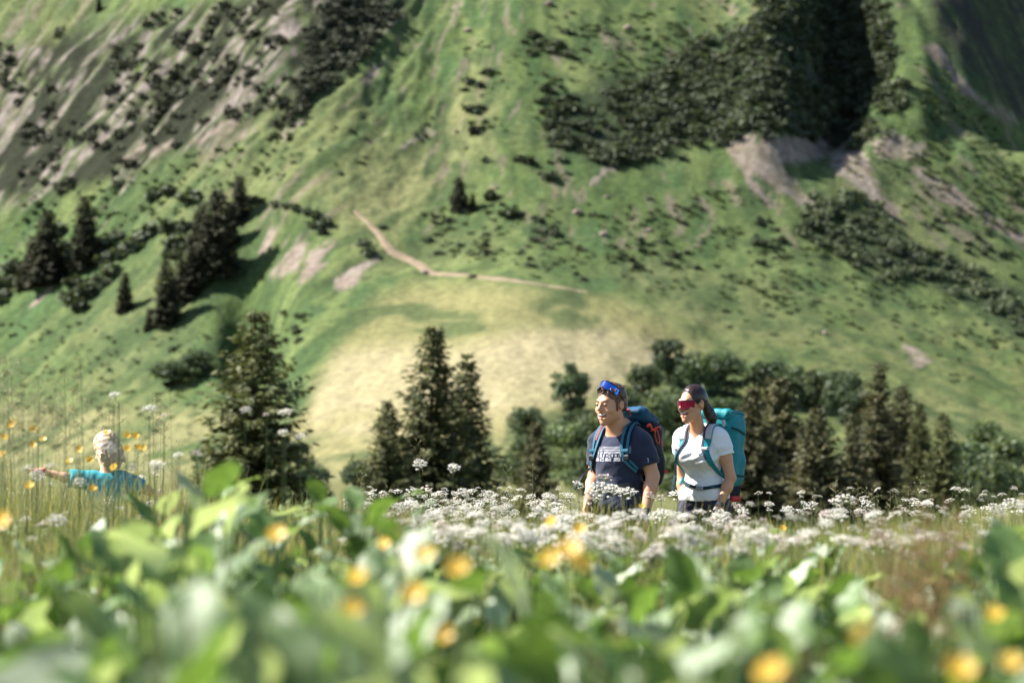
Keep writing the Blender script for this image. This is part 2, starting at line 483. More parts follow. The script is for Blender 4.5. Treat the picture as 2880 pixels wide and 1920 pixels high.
def quads_mesh(name, Q, C, mat, extra=None):
    """Q (n,4,3) quads, C (n,) or (n,3) colour factor"""
    n = len(Q)
    V = Q.reshape(-1, 3)
    F = np.arange(n * 4).reshape(n, 4)
    C = np.asarray(C)
    if C.ndim == 1: C = np.repeat(C[:, None], 3, 1)
    C = np.repeat(C, 4, 0)
    if extra is not None:
        eV, eF, eC = extra
        F = np.concatenate([F, np.asarray(eF) + len(V)]); V = np.concatenate([V, eV]); C = np.concatenate([C, eC])
    m = mesh_np(name, V, F, False, mat); set_color(m, C)
    return m
def unit(v): return v / (np.linalg.norm(v, axis=-1, keepdims=True) + 1e-9)
def leaf_quads(P, D, N, L, W):
    """diamond leaves at P along D with normal N"""
    S = unit(np.cross(D, N))
    L = L[:, None]; W = W[:, None]
    return np.stack([P, P + D * L * .5 + S * W * .5, P + D * L, P + D * L * .5 - S * W * .5], 1)

M_bark = mat_plain('bark', alb(96, 80, 66), .9, .35, 8, .5, 30)
M_spruce = mat_leaf('spruce_needles', (.070, .084, .032), (.132, .138, .056), .22, (1.1, 1.1, .6), .6, .25, 1.2, True, .2)
M_spruce_b = mat_leaf('spruce_needles_brown', (.062, .066, .030), (.124, .118, .056), .2, (1.1, 1.0, .6), .6, .25, 1.2, True, .2)
M_farspruce = mat_leaf('far_spruce_needles', (.036, .038, .024), (.056, .056, .032), .06, (1, 1, .7), .7, .15, .5, True, .2)
M_broad = mat_leaf('alder_leaves', (.056, .080, .044), (.094, .126, .060), .28, (1.1, 1.2, .6), .55, .3, .5, True, .25)
M_broad_l = mat_leaf('willow_leaves', (.086, .118, .058), (.140, .172, .078), .32, (1.1, 1.2, .6), .55, .3, .5, True, .2)
M_shrub = mat_leaf('mountain_shrub_leaves', (.056, .072, .044), (.096, .114, .062), .22, (1.1, 1.15, .6), .6, .2, .3, True, .3)
M_light = mat_leaf('pale_scrub_leaves', (.088, .122, .058), (.130, .162, .080), .3, (1.1, 1.15, .6), .6, .2, .3, True, .2)
M_pine = mat_leaf('dwarf_pine_needles', (.040, .044, .030), (.066, .070, .044), .1, (1, 1, .6), .7, .15, .3, True, .25)

def make_spruce(name, h, r, mat, seed, whorls=26, nb=9, ns=13, gap=0.0, fat=1.0, taper=.82):
    rs = np.random.default_rng(seed)
    P = []; D = []; N = []; L = []; W = []; C = []
    wood = MB()
    ph = rs.uniform(0, 6)
    lean = rs.uniform(-.02, .02, 2) * h
    npt = 9
    wood.tube([(lean[0] * (i / npt) ** 2, lean[1] * (i / npt) ** 2, h * .99 * i / npt) for i in range(npt + 1)], [max(.022 * h * (1 - i / npt) + .004 * h * .3, .006) for i in range(npt + 1)], 7)
    for w in range(whorls):
        f = (w + rs.uniform(-.25, .25)) / whorls
        z0 = h * (.06 + .93 * f)
        rad = r * (1 - f) ** taper * (.75 + .25 * vnoise(np.array([f * 9.0]), np.array([seed * 1.7]), 5)[0] * 2) + .015 * h
        n = max(4, int(nb * (.45 + .55 * (1 - f)) + rs.uniform(-1, 1)))
        for b in range(n):
            if rs.random() < gap: continue
            az = ph + w * 2.4 + 2 * math.pi * b / n + rs.uniform(-.35, .35)
            side = .82 + .35 * vnoise(np.array([az * 1.3]), np.array([f * 5 + seed]), 8)[0]
            ln = rad * rs.uniform(.62, 1.12) * side
            up = .55 - .75 * (1 - f) + rs.uniform(-.12, .12)      # top branches rise, low ones droop
            out = np.array([math.cos(az), math.sin(az), 0.])
            k = max(4, int(ns * (.35 + .65 * (1 - f))))
            t = np.linspace(.12, 1, k)
            bx = np.array([lean[0] * f * f, lean[1] * f * f, z0]) + out[None] * (ln * t)[:, None]
            bx[:, 2] += ln * (up * t * .55 - .28 * t ** 2 * (1 - f) + .22 * t ** 3)
            wood.tube([tuple(bx[0] - out * ln * .12), tuple(bx[k // 2]), tuple(bx[-1])], [.006 * h * (1 - f) + .006, .004 * h * (1 - f) + .004, .004], 3)
            sidev = np.array([-out[1], out[0], 0.])
            for s in (-1, 1, 0):
                dv = unit(out[None] * rs.uniform(.35, .9, (k, 1)) + s * sidev[None] * rs.uniform(.5, 1.0, (k, 1)) + np.array([0, 0, -1.])[None] * rs.uniform(-.1, .55, (k, 1)) + rs.normal(0, .15, (k, 3)))
                nv = unit(np.array([0, 0, 1.])[None] + out[None] * .3 + rs.normal(0, .45, (k, 3)))
                P.append(bx + rs.normal(0, .012 * h * .4, (k, 3))); D.append(dv); N.append(nv)
                l = (.10 + .13 * (1 - t * .5)) * (.35 + .65 * (1 - f)) * rs.uniform(.7, 1.3, k) * r * 1.05 * fat + .018 * h * fat
                L.append(l); W.append(l * rs.uniform(.32, .5, k) * fat ** .5)
                C.append(rs.uniform(.65, 1.35, k))
    P, D, N = map(np.concatenate, (P, D, N)); L, W, C = map(np.concatenate, (L, W, C))
    crown = quads_mesh('crown', leaf_quads(P, D, N, L, W), C, mat)
    return crown, wood.mesh('trunk', M_bark)

def make_broadleaf(name, h, r, mat, seed, clumps=34, per=60, leaf=.26, low=.18):
    rs = np.random.default_rng(seed)
    wood = MB()
    cz = h * (low + 1) / 2; rz = h * (1 - low) / 2
    cc = []
    while len(cc) < clumps:
        v = unit(rs.normal(0, 1, 3)) * rs.uniform(.35, .92) ** .6
        p = np.array([v[0] * r * (1 - .25 * v[2]), v[1] * r * (1 - .25 * v[2]), cz + v[2] * rz])
        cc.append(p)
    cc = np.array(cc)
    wood.tube([(0, 0, -.3), (0.03 * h, 0, h * .25), (0, .03 * h, h * .55), (.02 * h, 0, h * .85)], [.035 * h, .028 * h, .018 * h, .006 * h], 7)
    for p in cc[::3]:
        z = max(.15 * h, p[2] - .35 * h * rs.uniform(.5, 1))
        m = np.array([p[0] * .45, p[1] * .45, (z + p[2]) / 2 - .03 * h])
        wood.tube([(0.01 * h, .01 * h, z), tuple(m), tuple(p)], [.012 * h, .008 * h, .003 * h], 4)
    P = []; C = []; cr = []
    for p in cc:
        s = r * rs.uniform(.26, .42)
        q = unit(rs.normal(0, 1, (per, 3))) * (rs.uniform(.2, 1, (per, 1)) ** .45) * s * np.array([1.1, 1.1, .8])
        P.append(p + q); C.append(rs.uniform(.75, 1.25) * rs.uniform(.75, 1.25, per)); cr.append(unit(q + np.array([0, 0, .3 * s])))
    P = np.concatenate(P); C = np.concatenate(C); cr = np.concatenate(cr)
    n = len(P)
    N = unit(cr * .8 + rs.normal(0, .6, (n, 3)))
    D = unit(np.cross(N, rs.normal(0, 1, (n, 3))))
    L = leaf * rs.uniform(.7, 1.4, n); 
    crown = quads_mesh('crown', leaf_quads(P, D, N, L, L * rs.uniform(.6, .9, n)), C, mat)
    return crown, wood.mesh('trunk', M_bark)

def shrub_quads(rs, n, leaf):
    """unit shrub (radius about 1, sits on z=0): lumpy dome of leaves"""
    k = 9
    cc = unit(rs.normal(0, 1, (k, 3))) * rs.uniform(.25, .68, (k, 1)); cc[:, 2] = np.abs(cc[:, 2]) * .9 + .12
    i = rs.integers(0, k, n)
    q = unit(rs.normal(0, 1, (n, 3))) * (rs.uniform(.3, 1, (n, 1)) ** .5) * .42
    P = cc[i] + q; P[:, 2] = np.maximum(P[:, 2], -.1)
    cl = rs.uniform(.72, 1.25, k)[i] * rs.uniform(.8, 1.2, n)
    N = unit(unit(q) * .8 + np.array([0, 0, .25]) + rs.normal(0, .5, (n, 3)))
    D = unit(np.cross(N, rs.normal(0, 1, (n, 3))))
    L = leaf * rs.uniform(.7, 1.35, n)
    return leaf_quads(P, D, N, L, L * .8), cl

def thing_tree(name, parts, loc, rz, sc, label, cat, group):
    e = empty(name, loc, rz)
    e.scale = sc
    for pn, me in zip(('crown', 'trunk'), parts):
        obj(pn, me, e)
    return tag(e, label, cat, group)

# --- spruces just beyond the meadow (tops measured in the photograph, distance from their usual height)
NEAR = [  # top px, top py, D, radius m, material, seed, label
    (722, 858, 88, 1.95, M_spruce, 11, 'broad dark green spruce standing alone at the left, beyond the meadow'),
    (1208, 905, 94, 1.75, M_spruce, 12, 'tallest spruce of the clump left of the hikers'),
    (1316, 985, 97, 1.35, M_spruce, 13, 'slim pointed spruce on the right side of the clump left of the hikers'),
    (1092, 1118, 92, 1.15, M_spruce, 14, 'low bushy spruce on the left side of the clump left of the hikers'),
    (1512, 1180, 104, 1.05, M_spruce_b, 15, 'small brownish spruce between the spruce clump and the man in navy'),
    (2112, 1078, 100, 1.55, M_spruce_b, 16, 'brownish spruce directly behind the turquoise backpack'),
    (2196, 1050, 105, 1.8, M_spruce_b, 17, 'tallest brownish spruce right of the turquoise backpack'),
    (2300, 1140, 102, 1.5, M_spruce_b, 18, 'low brownish spruce right of the tall brownish one behind the woman'),
    (2466, 1012, 135, 1.5, M_spruce_b, 19, 'highest dark spruce in the thicket at the right'),
    (2534, 1078, 138, 1.7, M_spruce_b, 20, 'spruce leaning on the right side of the highest one in the right thicket'),
    (2586, 1122, 128, 1.0, M_spruce, 21, 'narrow dark spruce spire in the right thicket'),
    (2652, 1150, 126, 1.1, M_spruce, 22, 'short green spruce right of the narrow dark spire'),
    (2396, 1158, 118, 1.0, M_spruce_b, 23, 'thin brown spruce at the middle of the right thicket'),
    (2020, 1240, 112, 1.0, M_spruce_b, 25, 'little spruce half hidden behind the woman in the white shirt'),
]
for tx, ty, D, rad, mat, seed, lab in NEAR:
    top = at(tx, ty, D)
    g = zg(top.x, D)
    h = top.z - g + .25
    parts = make_spruce('s', h, rad, mat, seed, 34, 11, 19, .05, .8)
    thing_tree('spruce_tree', parts, (top.x, D, g - .25), random.uniform(0, 6), (1, 1, 1), lab, 'spruce', 'spruces beyond the meadow')

# --- far spruces on the mountainside
far_var = [make_spruce('f', 10, r_, M_farspruce, 50 + i, 26, 11, 9, .02, 1.5, .5) for i, r_ in enumerate((1.9, 2.2, 1.75))]
FAR = [ (130, 580, 800, 'tall dark spruce at the far left edge of the slope'), (92, 655, 800, 'lower dark spruce beside the tall one at the left edge'),
    (239, 540, 752, 'single tall dark spruce above the bushes at the left slope'), (608, 522, 778, 'tallest spruce of the dark group above the shaded hollow'),
    (566, 566, 716, 'slim spruce on the left side of the dark group above the hollow'), (674, 485, 620, 'highest standing spruce at the top of the dark group'),
    (645, 560, 690, 'spruce inside the dark group at the rim of the hollow'), (580, 610, 790, 'lower spruce at the front of the dark group above the hollow'),
    (468, 722, 912, 'tall spruce standing free below the dark group'), (510, 718, 850, 'spruce right of the tall free standing one below the group'),
    (540, 684, 832, 'dark spruce at the lower edge of the shaded hollow'), (351, 758, 874, 'short spruce alone on the left slope'),
    (420, 860, 928, 'smallest spruce at the foot of the tall free standing one'), (1292, 490, 590, 'lone spruce on the green slope above the path'),
    (278, -14, 30, 'tiny spruce on the ridge at the top left'), (1330, 540, 592, 'small dark spruce leaning on the lone spruce above the path'),
    (62, 740, 812, 'low spruce at the very left margin of the slope'), (1160, 470, 492, 'stub of a spruce on the pale slope above the path')]
for i, (tx, ty, by, lab) in enumerate(FAR[:-1]):
    g = raycast(tx, by)[0]
    h = (by - ty) / FPX * g[1]
    s = h / 10
    thing_tree('spruce_tree', far_var[i % 3], (g[0], g[1], zt(g[0], g[1]) - .3), random.uniform(0, 6), (s * 1.15, s * 1.15, s), lab, 'spruce', 'far spruces on the mountainside')

# --- broadleaved trees and bushes behind the hikers
bro = [make_broadleaf('b', 6, 2.5, M_broad, 80 + i, 36, 62, .42) for i in range(4)]
brl = [make_broadleaf('b', 6, 2.7, M_broad_l, 90 + i, 36, 62, .42, .02) for i in range(3)]
bcol = make_broadleaf('b', 6, 1.7, M_broad, 97, 36, 62, .38, .05)
BRO = [  # centre px, top py, base py, width px, kind, label
    (1606, 1022, 1160, 84, 'c', 'rounded tree standing alone on the pale meadow left of the man'),
    (1882, 945, 1075, 96, 'd', 'topmost leafy tree of the belt behind the two hikers'),
    (1962, 985, 1110, 120, 'd', 'dark leafy tree above the woman, right of the topmost one'),
    (2040, 1000, 1120, 110, 'd', 'leafy tree in the belt straight above the ponytail'),
    (1812, 1020, 1110, 80, 'd', 'small leafy tree at the left end of the belt above the man'),
    (2158, 1008, 1120, 110, 'd', 'round leafy tree in the belt above the turquoise backpack'),
    (2238, 1025, 1120, 80, 'd', 'small tree between the round tree and the right thicket'),
    (2300, 1040, 1150, 100, 'l', 'pale leafy tree above the low brownish spruce'),
    (2372, 1038, 1190, 110, 'd', 'dark round tree at the upper edge of the right thicket'),
    (2425, 1090, 1230, 110, 'd', 'dark bush left of the highest spruce in the right thicket'),
    (1755, 1085, 1200, 110, 'd', 'dark bush right of the man in navy, at head height'),
    (1830, 1110, 1220, 120, 'l', 'lighter bush between the two hikers, at head height'),
    (1925, 1085, 1210, 130, 'd', 'dark bush behind the head of the woman'),
    (2040, 1110, 1230, 130, 'd', 'dark bush behind the top of the turquoise backpack'),
    (1850, 1200, 1310, 140, 'l', 'light green bush between the hikers at shoulder height'),
    (1800, 1250, 1345, 120, 'd', 'low dark bush behind the blue backpack'),
    (1900, 1270, 1350, 130, 'l', 'low light bush between the hikers at elbow height'),
    (1690, 1150, 1260, 110, 'l', 'light bush directly left of the face of the man'),
    (1620, 1150, 1235, 90, 'd', 'dark bush under the lone rounded tree'),
    (1590, 1190, 1300, 130, 'l', 'light green bush left of the man at chest height'),
    (1480, 1140, 1240, 90, 'd', 'dark bush at the lower edge of the pale meadow'),
    (1460, 1230, 1330, 110, 'l', 'light bush between the spruce clump and the small brown spruce'),
    (1640, 1260, 1345, 110, 'l', 'low light bush left of the man at hip height'),
    (2470, 1180, 1330, 150, 'd', 'dark bush at the foot of the highest spruce on the right'),
    (2570, 1230, 1345, 130, 'l', 'pale bush in front of the narrow spire'),
    (2690, 1230, 1340, 160, 'd', 'big dark bush right of the short green spruce'),
    (2640, 1280, 1355, 110, 'd', 'low shaded bush near the right thicket edge'),
    (2780, 1190, 1320, 150, 'l', 'light green bush near the right edge of the picture'),
    (2850, 1230, 1350, 150, 'l', 'light green bush cut by the right edge of the picture'),
    (2760, 1290, 1365, 160, 'l', 'wide low green bush at the right behind the meadow flowers'),
    (2400, 1240, 1350, 130, 'l', 'light bush in front of the thin brown spruce'),
    (2240, 1180, 1320, 120, 'd', 'dark bush between the tall and the low brownish spruce'),
    (2340, 1280, 1360, 130, 'd', 'low dark bush at the foot of the low brownish spruce'),
    (2510, 1310, 1375, 140, 'd', 'lowest dark bush in the right thicket'),
    (880, 1300, 1365, 90, 'l', 'small pale bush between the lone spruce and the clump'),
    (1010, 1290, 1370, 90, 'd', 'small dark bush at the left foot of the spruce clump'),
    (600, 1245, 1340, 110, 'd', 'dark low bush at the left foot of the lone spruce'),
    (820, 1230, 1330, 110, 'd', 'dark low bush at the right foot of the lone spruce'),
    (500, 1010, 1080, 120, 'd', 'flat dark bush on the slope left of the lone near spruce'),
    (560, 985, 1050, 90, 'd', 'dark bush just left of the crown of the lone near spruce'),
]
for i, (cx, ty, by, w, kd, lab) in enumerate(BRO):
    if by < 1296:
        g = raycast(cx, by)[0]
    else:
        D = 420 - (by - 1296) * 3.2
        p = at(cx, by, D); g = np.array([p.x, D, 0])
    gz = zt(g[0], g[1])
    ztop = CAMZ + (1300 - ty) / FPX * g[1]
    h = ztop - gz
    parts = bcol if kd == 'c' else (bro[i % 4] if kd == 'd' else brl[i % 3])
    r0 = 1.7 if kd == 'c' else (2.5 if kd == 'd' else 2.7)
    s = w / FPX * g[1] / 2 / r0 * 1.15
    thing_tree('broadleaf_tree' if h > 3.2 and by < 1250 else 'bush', parts, (g[0], g[1], gz - .1), random.uniform(0, 6), (s, s, h / 5.9), lab, 'tree' if h > 3.2 and by < 1250 else 'bush', 'leafy trees and bushes behind the hikers')

# --- shrubs on the mountainside
rsh = np.random.default_rng(33)
shr_var = []
for i in range(6):
    Q, C = shrub_quads(rsh, 240, .42)
    shr_var.append(quads_mesh('shrub', Q, C, M_shrub if i < 4 else M_pine))
def scatter_poly(pts, n, seed, dens=None):
    rs = np.random.default_rng(seed)
    P = np.array(pts, float) * SC
    lo = P.min(0); hi = P.max(0); out = np.zeros((0, 2))
    while len(out) < n:
        q = rs.uniform(lo, hi, (n * 3, 2))
        k = poly_mask(pts, q[:, 0] + 60 * (vnoise(q[:, 0] / 70, q[:, 1] / 70, 3) - .5), q[:, 1] + 60 * (vnoise(q[:, 0] / 60, q[:, 1] / 60, 4) - .5), 30) > rs.uniform(.15, .85, len(q))
        if dens is not None: k &= vnoise(q[:, 0] / dens, q[:, 1] / dens * 1.6, seed) > rs.uniform(.35, .6, len(q))
        out = np.concatenate([out, q[k]])
    return out[:n]
count_shrub = 0
def shrub(pxx, pyy, width, var, label, group, squash=.75):
    """one shrub at a pixel of the slope; width in photo pixels"""
    global count_shrub
    g = raycast(pxx, pyy)[0]
    r = width / FPX * g[1] / 2
    o = obj('shrub', shr_var[var], None, (g[0], g[1], zt(g[0], g[1]) - .1 * r))
    o.scale = (r, r, r * squash * random.uniform(.85, 1.2)); o.rotation_euler = (0, 0, random.uniform(0, 6.28))
    tag(o, label, 'shrub', group); count_shrub += 1
SING = [(1317, 232, 46, 'round dark shrub standing alone in the upper middle of the slope'), (1545, 500, 70, 'wedge shaped dark shrub right of the pale slope'),
    (1440, 605, 84, 'largest round grey green shrub right of the lone spruce'), (1514, 625, 40, 'dark round shrub right of the largest grey green one'),
    (1385, 560, 60, 'flat dark shrub between lone spruce and grey green shrub'), (1560, 660, 54, 'dark pointed shrub on the ridge right of the grey green one'),
    (1074, 640, 36, 'small round shrub on top of the bend of the path'), (1020, 690, 52, 'dark shrub left of the path bend'), (1035, 715, 56, 'green shrub below the path bend on its left'),
    (2145, 690, 64, 'dark round shrub at the left of a pair on the right slope'), (2195, 680, 52, 'dark round shrub at the right of a pair on the right slope'),
    (2280, 640, 76, 'big dark shrub at the left end of the shrub band'), (1960, 755, 36, 'small dark shrub on the lower right slope'),
    (1330, 780, 30, 'tiny shrub on the slope above the path end'), (1640, 790, 30, 'dark shrub at the right end of the path'), (1620, 770, 26, 'dark tuft above the right end of the path')]
for a_, b_, w_, lab in SING: shrub(a_, b_, w_, random.randrange(4), lab, 'single shrubs on the mountainside')
ARC = [(700, 575), (735, 570), (770, 578), (805, 585), (838, 592), (868, 600), (895, 612), (918, 632), (905, 655), (880, 640)]
for a_, b_ in ARC: shrub(a_, b_, random.uniform(44, 66), random.choice((0, 1, 4)), 'dark shrub in the curved hedge', 'curved hedge on the left slope')
LB = [(290, 690), (330, 670), (260, 720), (300, 735), (345, 715), (390, 690), (420, 660), (480, 650), (520, 640), (500, 690), (210, 800), (250, 830), (190, 850), (230, 870), (280, 800), (170, 700), (185, 740), (20, 800), (40, 760), (10, 840), (310, 770), (440, 560), (470, 540), (490, 720), (545, 560), (160, 660)]
for a_, b_ in LB: shrub(a_, b_, random.uniform(60, 108), random.randrange(4), 'grey green bush among spruces', 'bushes among the left spruces')
for pts, n, w0, w1, lab, grp, dn in [
    ([(1040, 230), (1120, 130), (1250, 60), (1330, 90), (1330, 250), (1320, 400), (1220, 420), (1100, 340)], 46, 22, 58, 'dark shrub on the upper slope', 'shrubs of the upper middle slope', 110),
    ([(980, 480), (1100, 450), (1250, 480), (1320, 560), (1340, 640), (1200, 600), (1050, 600), (950, 560)], 36, 16, 42, 'low shrub just above the path', 'shrubs above the path', None),
    ([(1340, 480), (1480, 440), (1640, 440), (1800, 520), (1760, 620), (1560, 640), (1400, 620)], 34, 18, 44, 'shrub below the dark gully', 'shrubs below the gully', 90),
    ([(640, 700), (690, 680), (720, 700), (700, 780), (620, 860), (560, 900), (440, 880), (360, 880), (400, 820), (560, 800)], 30, 26, 60, 'dark shrub on the left bank', 'shrubs on the left bank', None),
    ([(560, 330), (800, 240), (1000, 240), (980, 330), (800, 400), (560, 420)], 24, 12, 26, 'tiny shrub under the rocks', 'tiny shrubs under the rocks', None),
    ([(2050, 440), (2352, 560), (2352, 680), (2200, 560)], 20, 20, 44, 'shrub between the pale chutes', 'shrubs between the chutes', None)]:
    for k_, (a_, b_) in enumerate(scatter_poly(pts, n, len(pts) + n, dn)):
        shrub(a_, b_, random.uniform(w0, w1) ** 1.0, random.randrange(5), lab, grp, .7)

# dense thickets that read as one mass
def thicket(name, spots, w0, w1, mat, label, cat, seed, nq=130, leaf=.36, sq=(.6, .95)):
    rs = np.random.default_rng(seed)
    G = raycast(spots[:, 0], spots[:, 1])
    QQ = []; CC = []
    base = [shrub_quads(rs, nq, leaf) for _ in range(8)]
    for g in G:
        Q, C = base[rs.integers(8)]
        r = rs.uniform(w0, w1) / FPX * g[1] / 2
        a = rs.uniform(0, 6.28); ca, sa = math.cos(a), math.sin(a)
        Rm = np.array([[ca, sa, 0], [-sa, ca, 0], [0, 0, 1]])
        QQ.append((Q @ Rm) * r * np.array([1, 1, rs.uniform(*sq)]) + np.array([g[0], g[1], g[2] - .1 * r])); CC.append(C * rs.uniform(.75, 1.25))
    o = obj(name, quads_mesh(name, np.concatenate(QQ), np.concatenate(CC), mat))
    tag(o, label, cat, kind='stuff')
dk_pts = np.concatenate([scatter_poly(DARKW, 520, 5, 70), scatter_poly(DARKW, 330, 15), scatter_poly([(1640, 100), (1800, 0), (2030, 0), (2090, 220), (2000, 330), (1930, 360), (1860, 330), (1680, 310)], 380, 16)])
thicket('alder_thicket', dk_pts, 30, 80, M_shrub, 'dark alder thicket covering the slope left of the gully', 'thicket', 1)
thicket('shrub_band', scatter_poly(BAND, 190, 6), 34, 74, M_shrub, 'band of dark shrubs running down the right slope', 'thicket', 2)
thicket('dwarf_pine_belt', np.concatenate([scatter_poly(STREAK, 210, 7), scatter_poly(ROCKZ, 330, 8, 120)]), 14, 60, M_pine, 'dark dwarf pines between the rocks at the upper left', 'thicket', 3, 80, .45)
thicket('slope_scrub', np.concatenate([scatter_poly([(1250, 80), (1700, 0), (1660, 120), (1400, 200)], 90, 9), scatter_poly([(1400, 560), (2300, 640), (2352, 900), (1700, 760)], 170, 10), scatter_poly([(0, 480), (600, 330), (600, 440), (0, 640)], 90, 11),
    scatter_poly([(1900, 330), (2352, 420), (2352, 560), (2000, 480)], 120, 12), scatter_poly([(2080, 100), (2330, 300), (2352, 420), (2150, 330)], 110, 13), scatter_poly([(0, 700), (400, 780), (560, 1000), (0, 1000)], 90, 14)]), 10, 34, M_light, 'low scrub dotted over the open mountain slope', 'scrub', 4, 50, .55, (.35, .6))
thicket('light_scrub', np.concatenate([scatter_poly([(1330, 470), (1500, 430), (1680, 440), (1900, 540), (2200, 660), (2340, 820), (1900, 720), (1500, 660), (1340, 600)], 420, 21, 60), scatter_poly([(960, 470), (1330, 480), (1340, 640), (1000, 600)], 150, 22, 50), scatter_poly([(1050, 60), (1700, 0), (1600, 130), (1200, 380), (1050, 330)], 170, 23, 70),
    scatter_poly([(2060, 130), (2330, 300), (2352, 560), (2150, 480), (1980, 330)], 260, 24, 60), scatter_poly([(0, 470), (640, 300), (700, 380), (400, 480), (0, 680)], 150, 25, 60), scatter_poly([(0, 660), (420, 760), (640, 680), (720, 720), (560, 1000), (0, 1050)], 200, 26, 60)]), 10, 34, M_light, 'pale green low scrub spread over the open mountain slope', 'scrub', 6, 60, .5, (.3, .55))
# pale boulders on the slope
rb = np.random.default_rng(4)
M_rock = mat_plain('limestone', alb(205, 180, 166), .9, .25, 1.5, .6, 3)
def boulder_mesh(seed):
    rs = np.random.default_rng(seed)
    bm = bmesh.new(); bmesh.ops.create_icosphere(bm, subdivisions=2, radius=1)
    for v in bm.verts:
        n = v.co.copy()
        k = 1 + .35 * (float(vnoise(n.x * 1.7 + seed, n.y * 1.7 + n.z * 2.3, seed)) - .5)
        v.co = Vector((n.x * k * 1.2, n.y * k, n.z * k * .75))
    m = bpy.data.meshes.new('boulder'); bm.to_mesh(m); bm.free(); m.materials.append(M_rock)
    return m
bl = [boulder_mesh(i) for i in range(3)]
BLD = [(1314, 88, 20, 'pink boulder near the top centre of the slope'), (1545, 14, 26, 'pale rock at the top edge of the slope'), (1765, 80, 22, 'pale rock on the upper right grassy slope'),
    (1625, 600, 26, 'pinkish boulder on the slope below the gully'), (1668, 605, 14, 'small boulder right of the pinkish one'), (1697, 662, 24, 'boulder among shrubs lower on the slope'), (1706, 556, 16, 'boulder above the pinkish one'),
    (1825, 648, 16, 'small pale stone on the middle right slope'), (1196, 768, 20, 'pale stone beside the path bend'), (2320, 938, 16, 'white stone on the lower right slope'), (1284, 372, 14, 'white stone on the pale middle slope'), (1396, 530, 14, 'white stone above the grey green shrub')]
for i, (a_, b_, w_, lab) in enumerate(BLD):
    g = raycast(a_, b_)[0]; r = w_ / FPX * g[1] / 2
    o = obj('boulder', bl[i % 3], None, (g[0], g[1], zt(g[0], g[1]) + .2 * r)); o.scale = (r, r, r); o.rotation_euler = (0, 0, i * 1.3)
    tag(o, lab, 'boulder', 'boulders on the slope')
# ------------------------------------------------------------------ signed-distance bodies
class SDF:
    """list of (kind, data, blend, op); evaluated on a grid with smooth unions, meshed with surface nets"""
    def __init__(s): s.p = []; s.xb = []
    def cap(s, a, ra, b, rb, k=.02, op='u'): s.p.append(('c', (np.array(a, float), ra, np.array(b, float), rb), k, op)); return s
    def chain(s, pts, rad, k=.02):
        for i in range(len(pts) - 1): s.cap(pts[i], rad[i], pts[i + 1], rad[i + 1], k)
        return s
    def ell(s, c, r, k=.02, op='u', M=None): s.p.append(('e', (np.array(c, float), np.array(r, float), M), k, op)); return s
    def box(s, c, r, rd, k=.02, op='u', M=None): s.p.append(('b', (np.array(c, float), np.array(r, float), M, rd), k, op)); return s
    def plane(s, c, n, k=.004, op='i'): s.p.append(('p', (np.array(c, float), np.array(n, float) / np.linalg.norm(n)), k, op)); return s
    def fn(s, f, k=.005, op='i'): s.p.append(('f', f, k, op)); return s
    @staticmethod
    def _d(kind, q, P):
        if kind == 'c':
            a, ra, b, rb = q
            ab = b - a; t = np.clip(((P - a) @ ab) / (ab @ ab + 1e-12), 0, 1)
            return np.linalg.norm(P - a - t[..., None] * ab, axis=-1) - (ra + (rb - ra) * t)
        if kind == 'e':
            c, r, M = q
            p = P - c
            if M is not None: p = p @ M
            k0 = np.linalg.norm(p / r, axis=-1); k1 = np.linalg.norm(p / (r * r), axis=-1)
            return k0 * (k0 - 1) / (k1 + 1e-9)
        if kind == 'b':
            c, r, M, rd = q
            p = P - c
            if M is not None: p = p @ M
            w = np.abs(p) - (r - rd)
            return np.linalg.norm(np.maximum(w, 0), axis=-1) + np.minimum(w.max(-1), 0) - rd
        if kind == 'p':
            return (P - q[0]) @ q[1]
        return q(P)
    def __call__(s, P):
        P = np.asarray(P, float)
        f = np.full(P.shape[:-1], 1.0)
        for kind, q, k, op in s.p:
            d = SDF._d(kind, q, P)
            if op == 'u':
                h = np.clip(.5 + .5 * (f - d) / k, 0, 1); f = f + (d - f) * h - k * h * (1 - h)
            else:
                if op == 's': d = -d
                h = np.clip(.5 - .5 * (f - d) / k, 0, 1); f = f + (d - f) * h + k * h * (1 - h)
        return f
    def bounds(s):
        lo = np.full(3, 9.); hi = -lo
        for kind, q, k, op in s.p:
            if op != 'u' or kind == 'f': continue
            if kind == 'c': pts = [(q[0], q[1]), (q[2], q[3])]
            else: pts = [(q[0], float(np.max(q[1])))]
            for c, r in pts: lo = np.minimum(lo, c - r); hi = np.maximum(hi, c + r)
        for c, r in s.xb: lo = np.minimum(lo, np.array(c) - r); hi = np.maximum(hi, np.array(c) + r)
        return lo - .03, hi + .03
    def mesh(s, name, h, mat, disp=None):
        lo, hi = s.bounds()
        n = np.ceil((hi - lo) / h).astype(int) + 1
        ax = [lo[i] + h * np.arange(n[i]) for i in range(3)]
        G = np.stack(np.meshgrid(*ax, indexing='ij'), -1)
        cs_ = 5
        cidx = [np.unique(np.concatenate([np.arange(0, n[i], cs_), [n[i] - 1]])) for i in range(3)]
        fc = s(G[np.ix_(*cidx)])
        near = np.abs(fc) < cs_ * h * 2.0 + .02
        # a coarse node stands for the block around it
        blk = [np.searchsorted((cidx[i][:-1] + cidx[i][1:]) / 2, np.arange(n[i])) for i in range(3)]
        full = near[np.ix_(*blk)]
        f = fc[np.ix_(*blk)].copy()
        Pn = G[full]
        fn_ = s(Pn)
        if disp is not None: fn_ = fn_ - disp(Pn)
        f[full] = fn_
        V, F = surface_nets(f, lo, h)
        return mesh_np(name, V, F, True, mat)
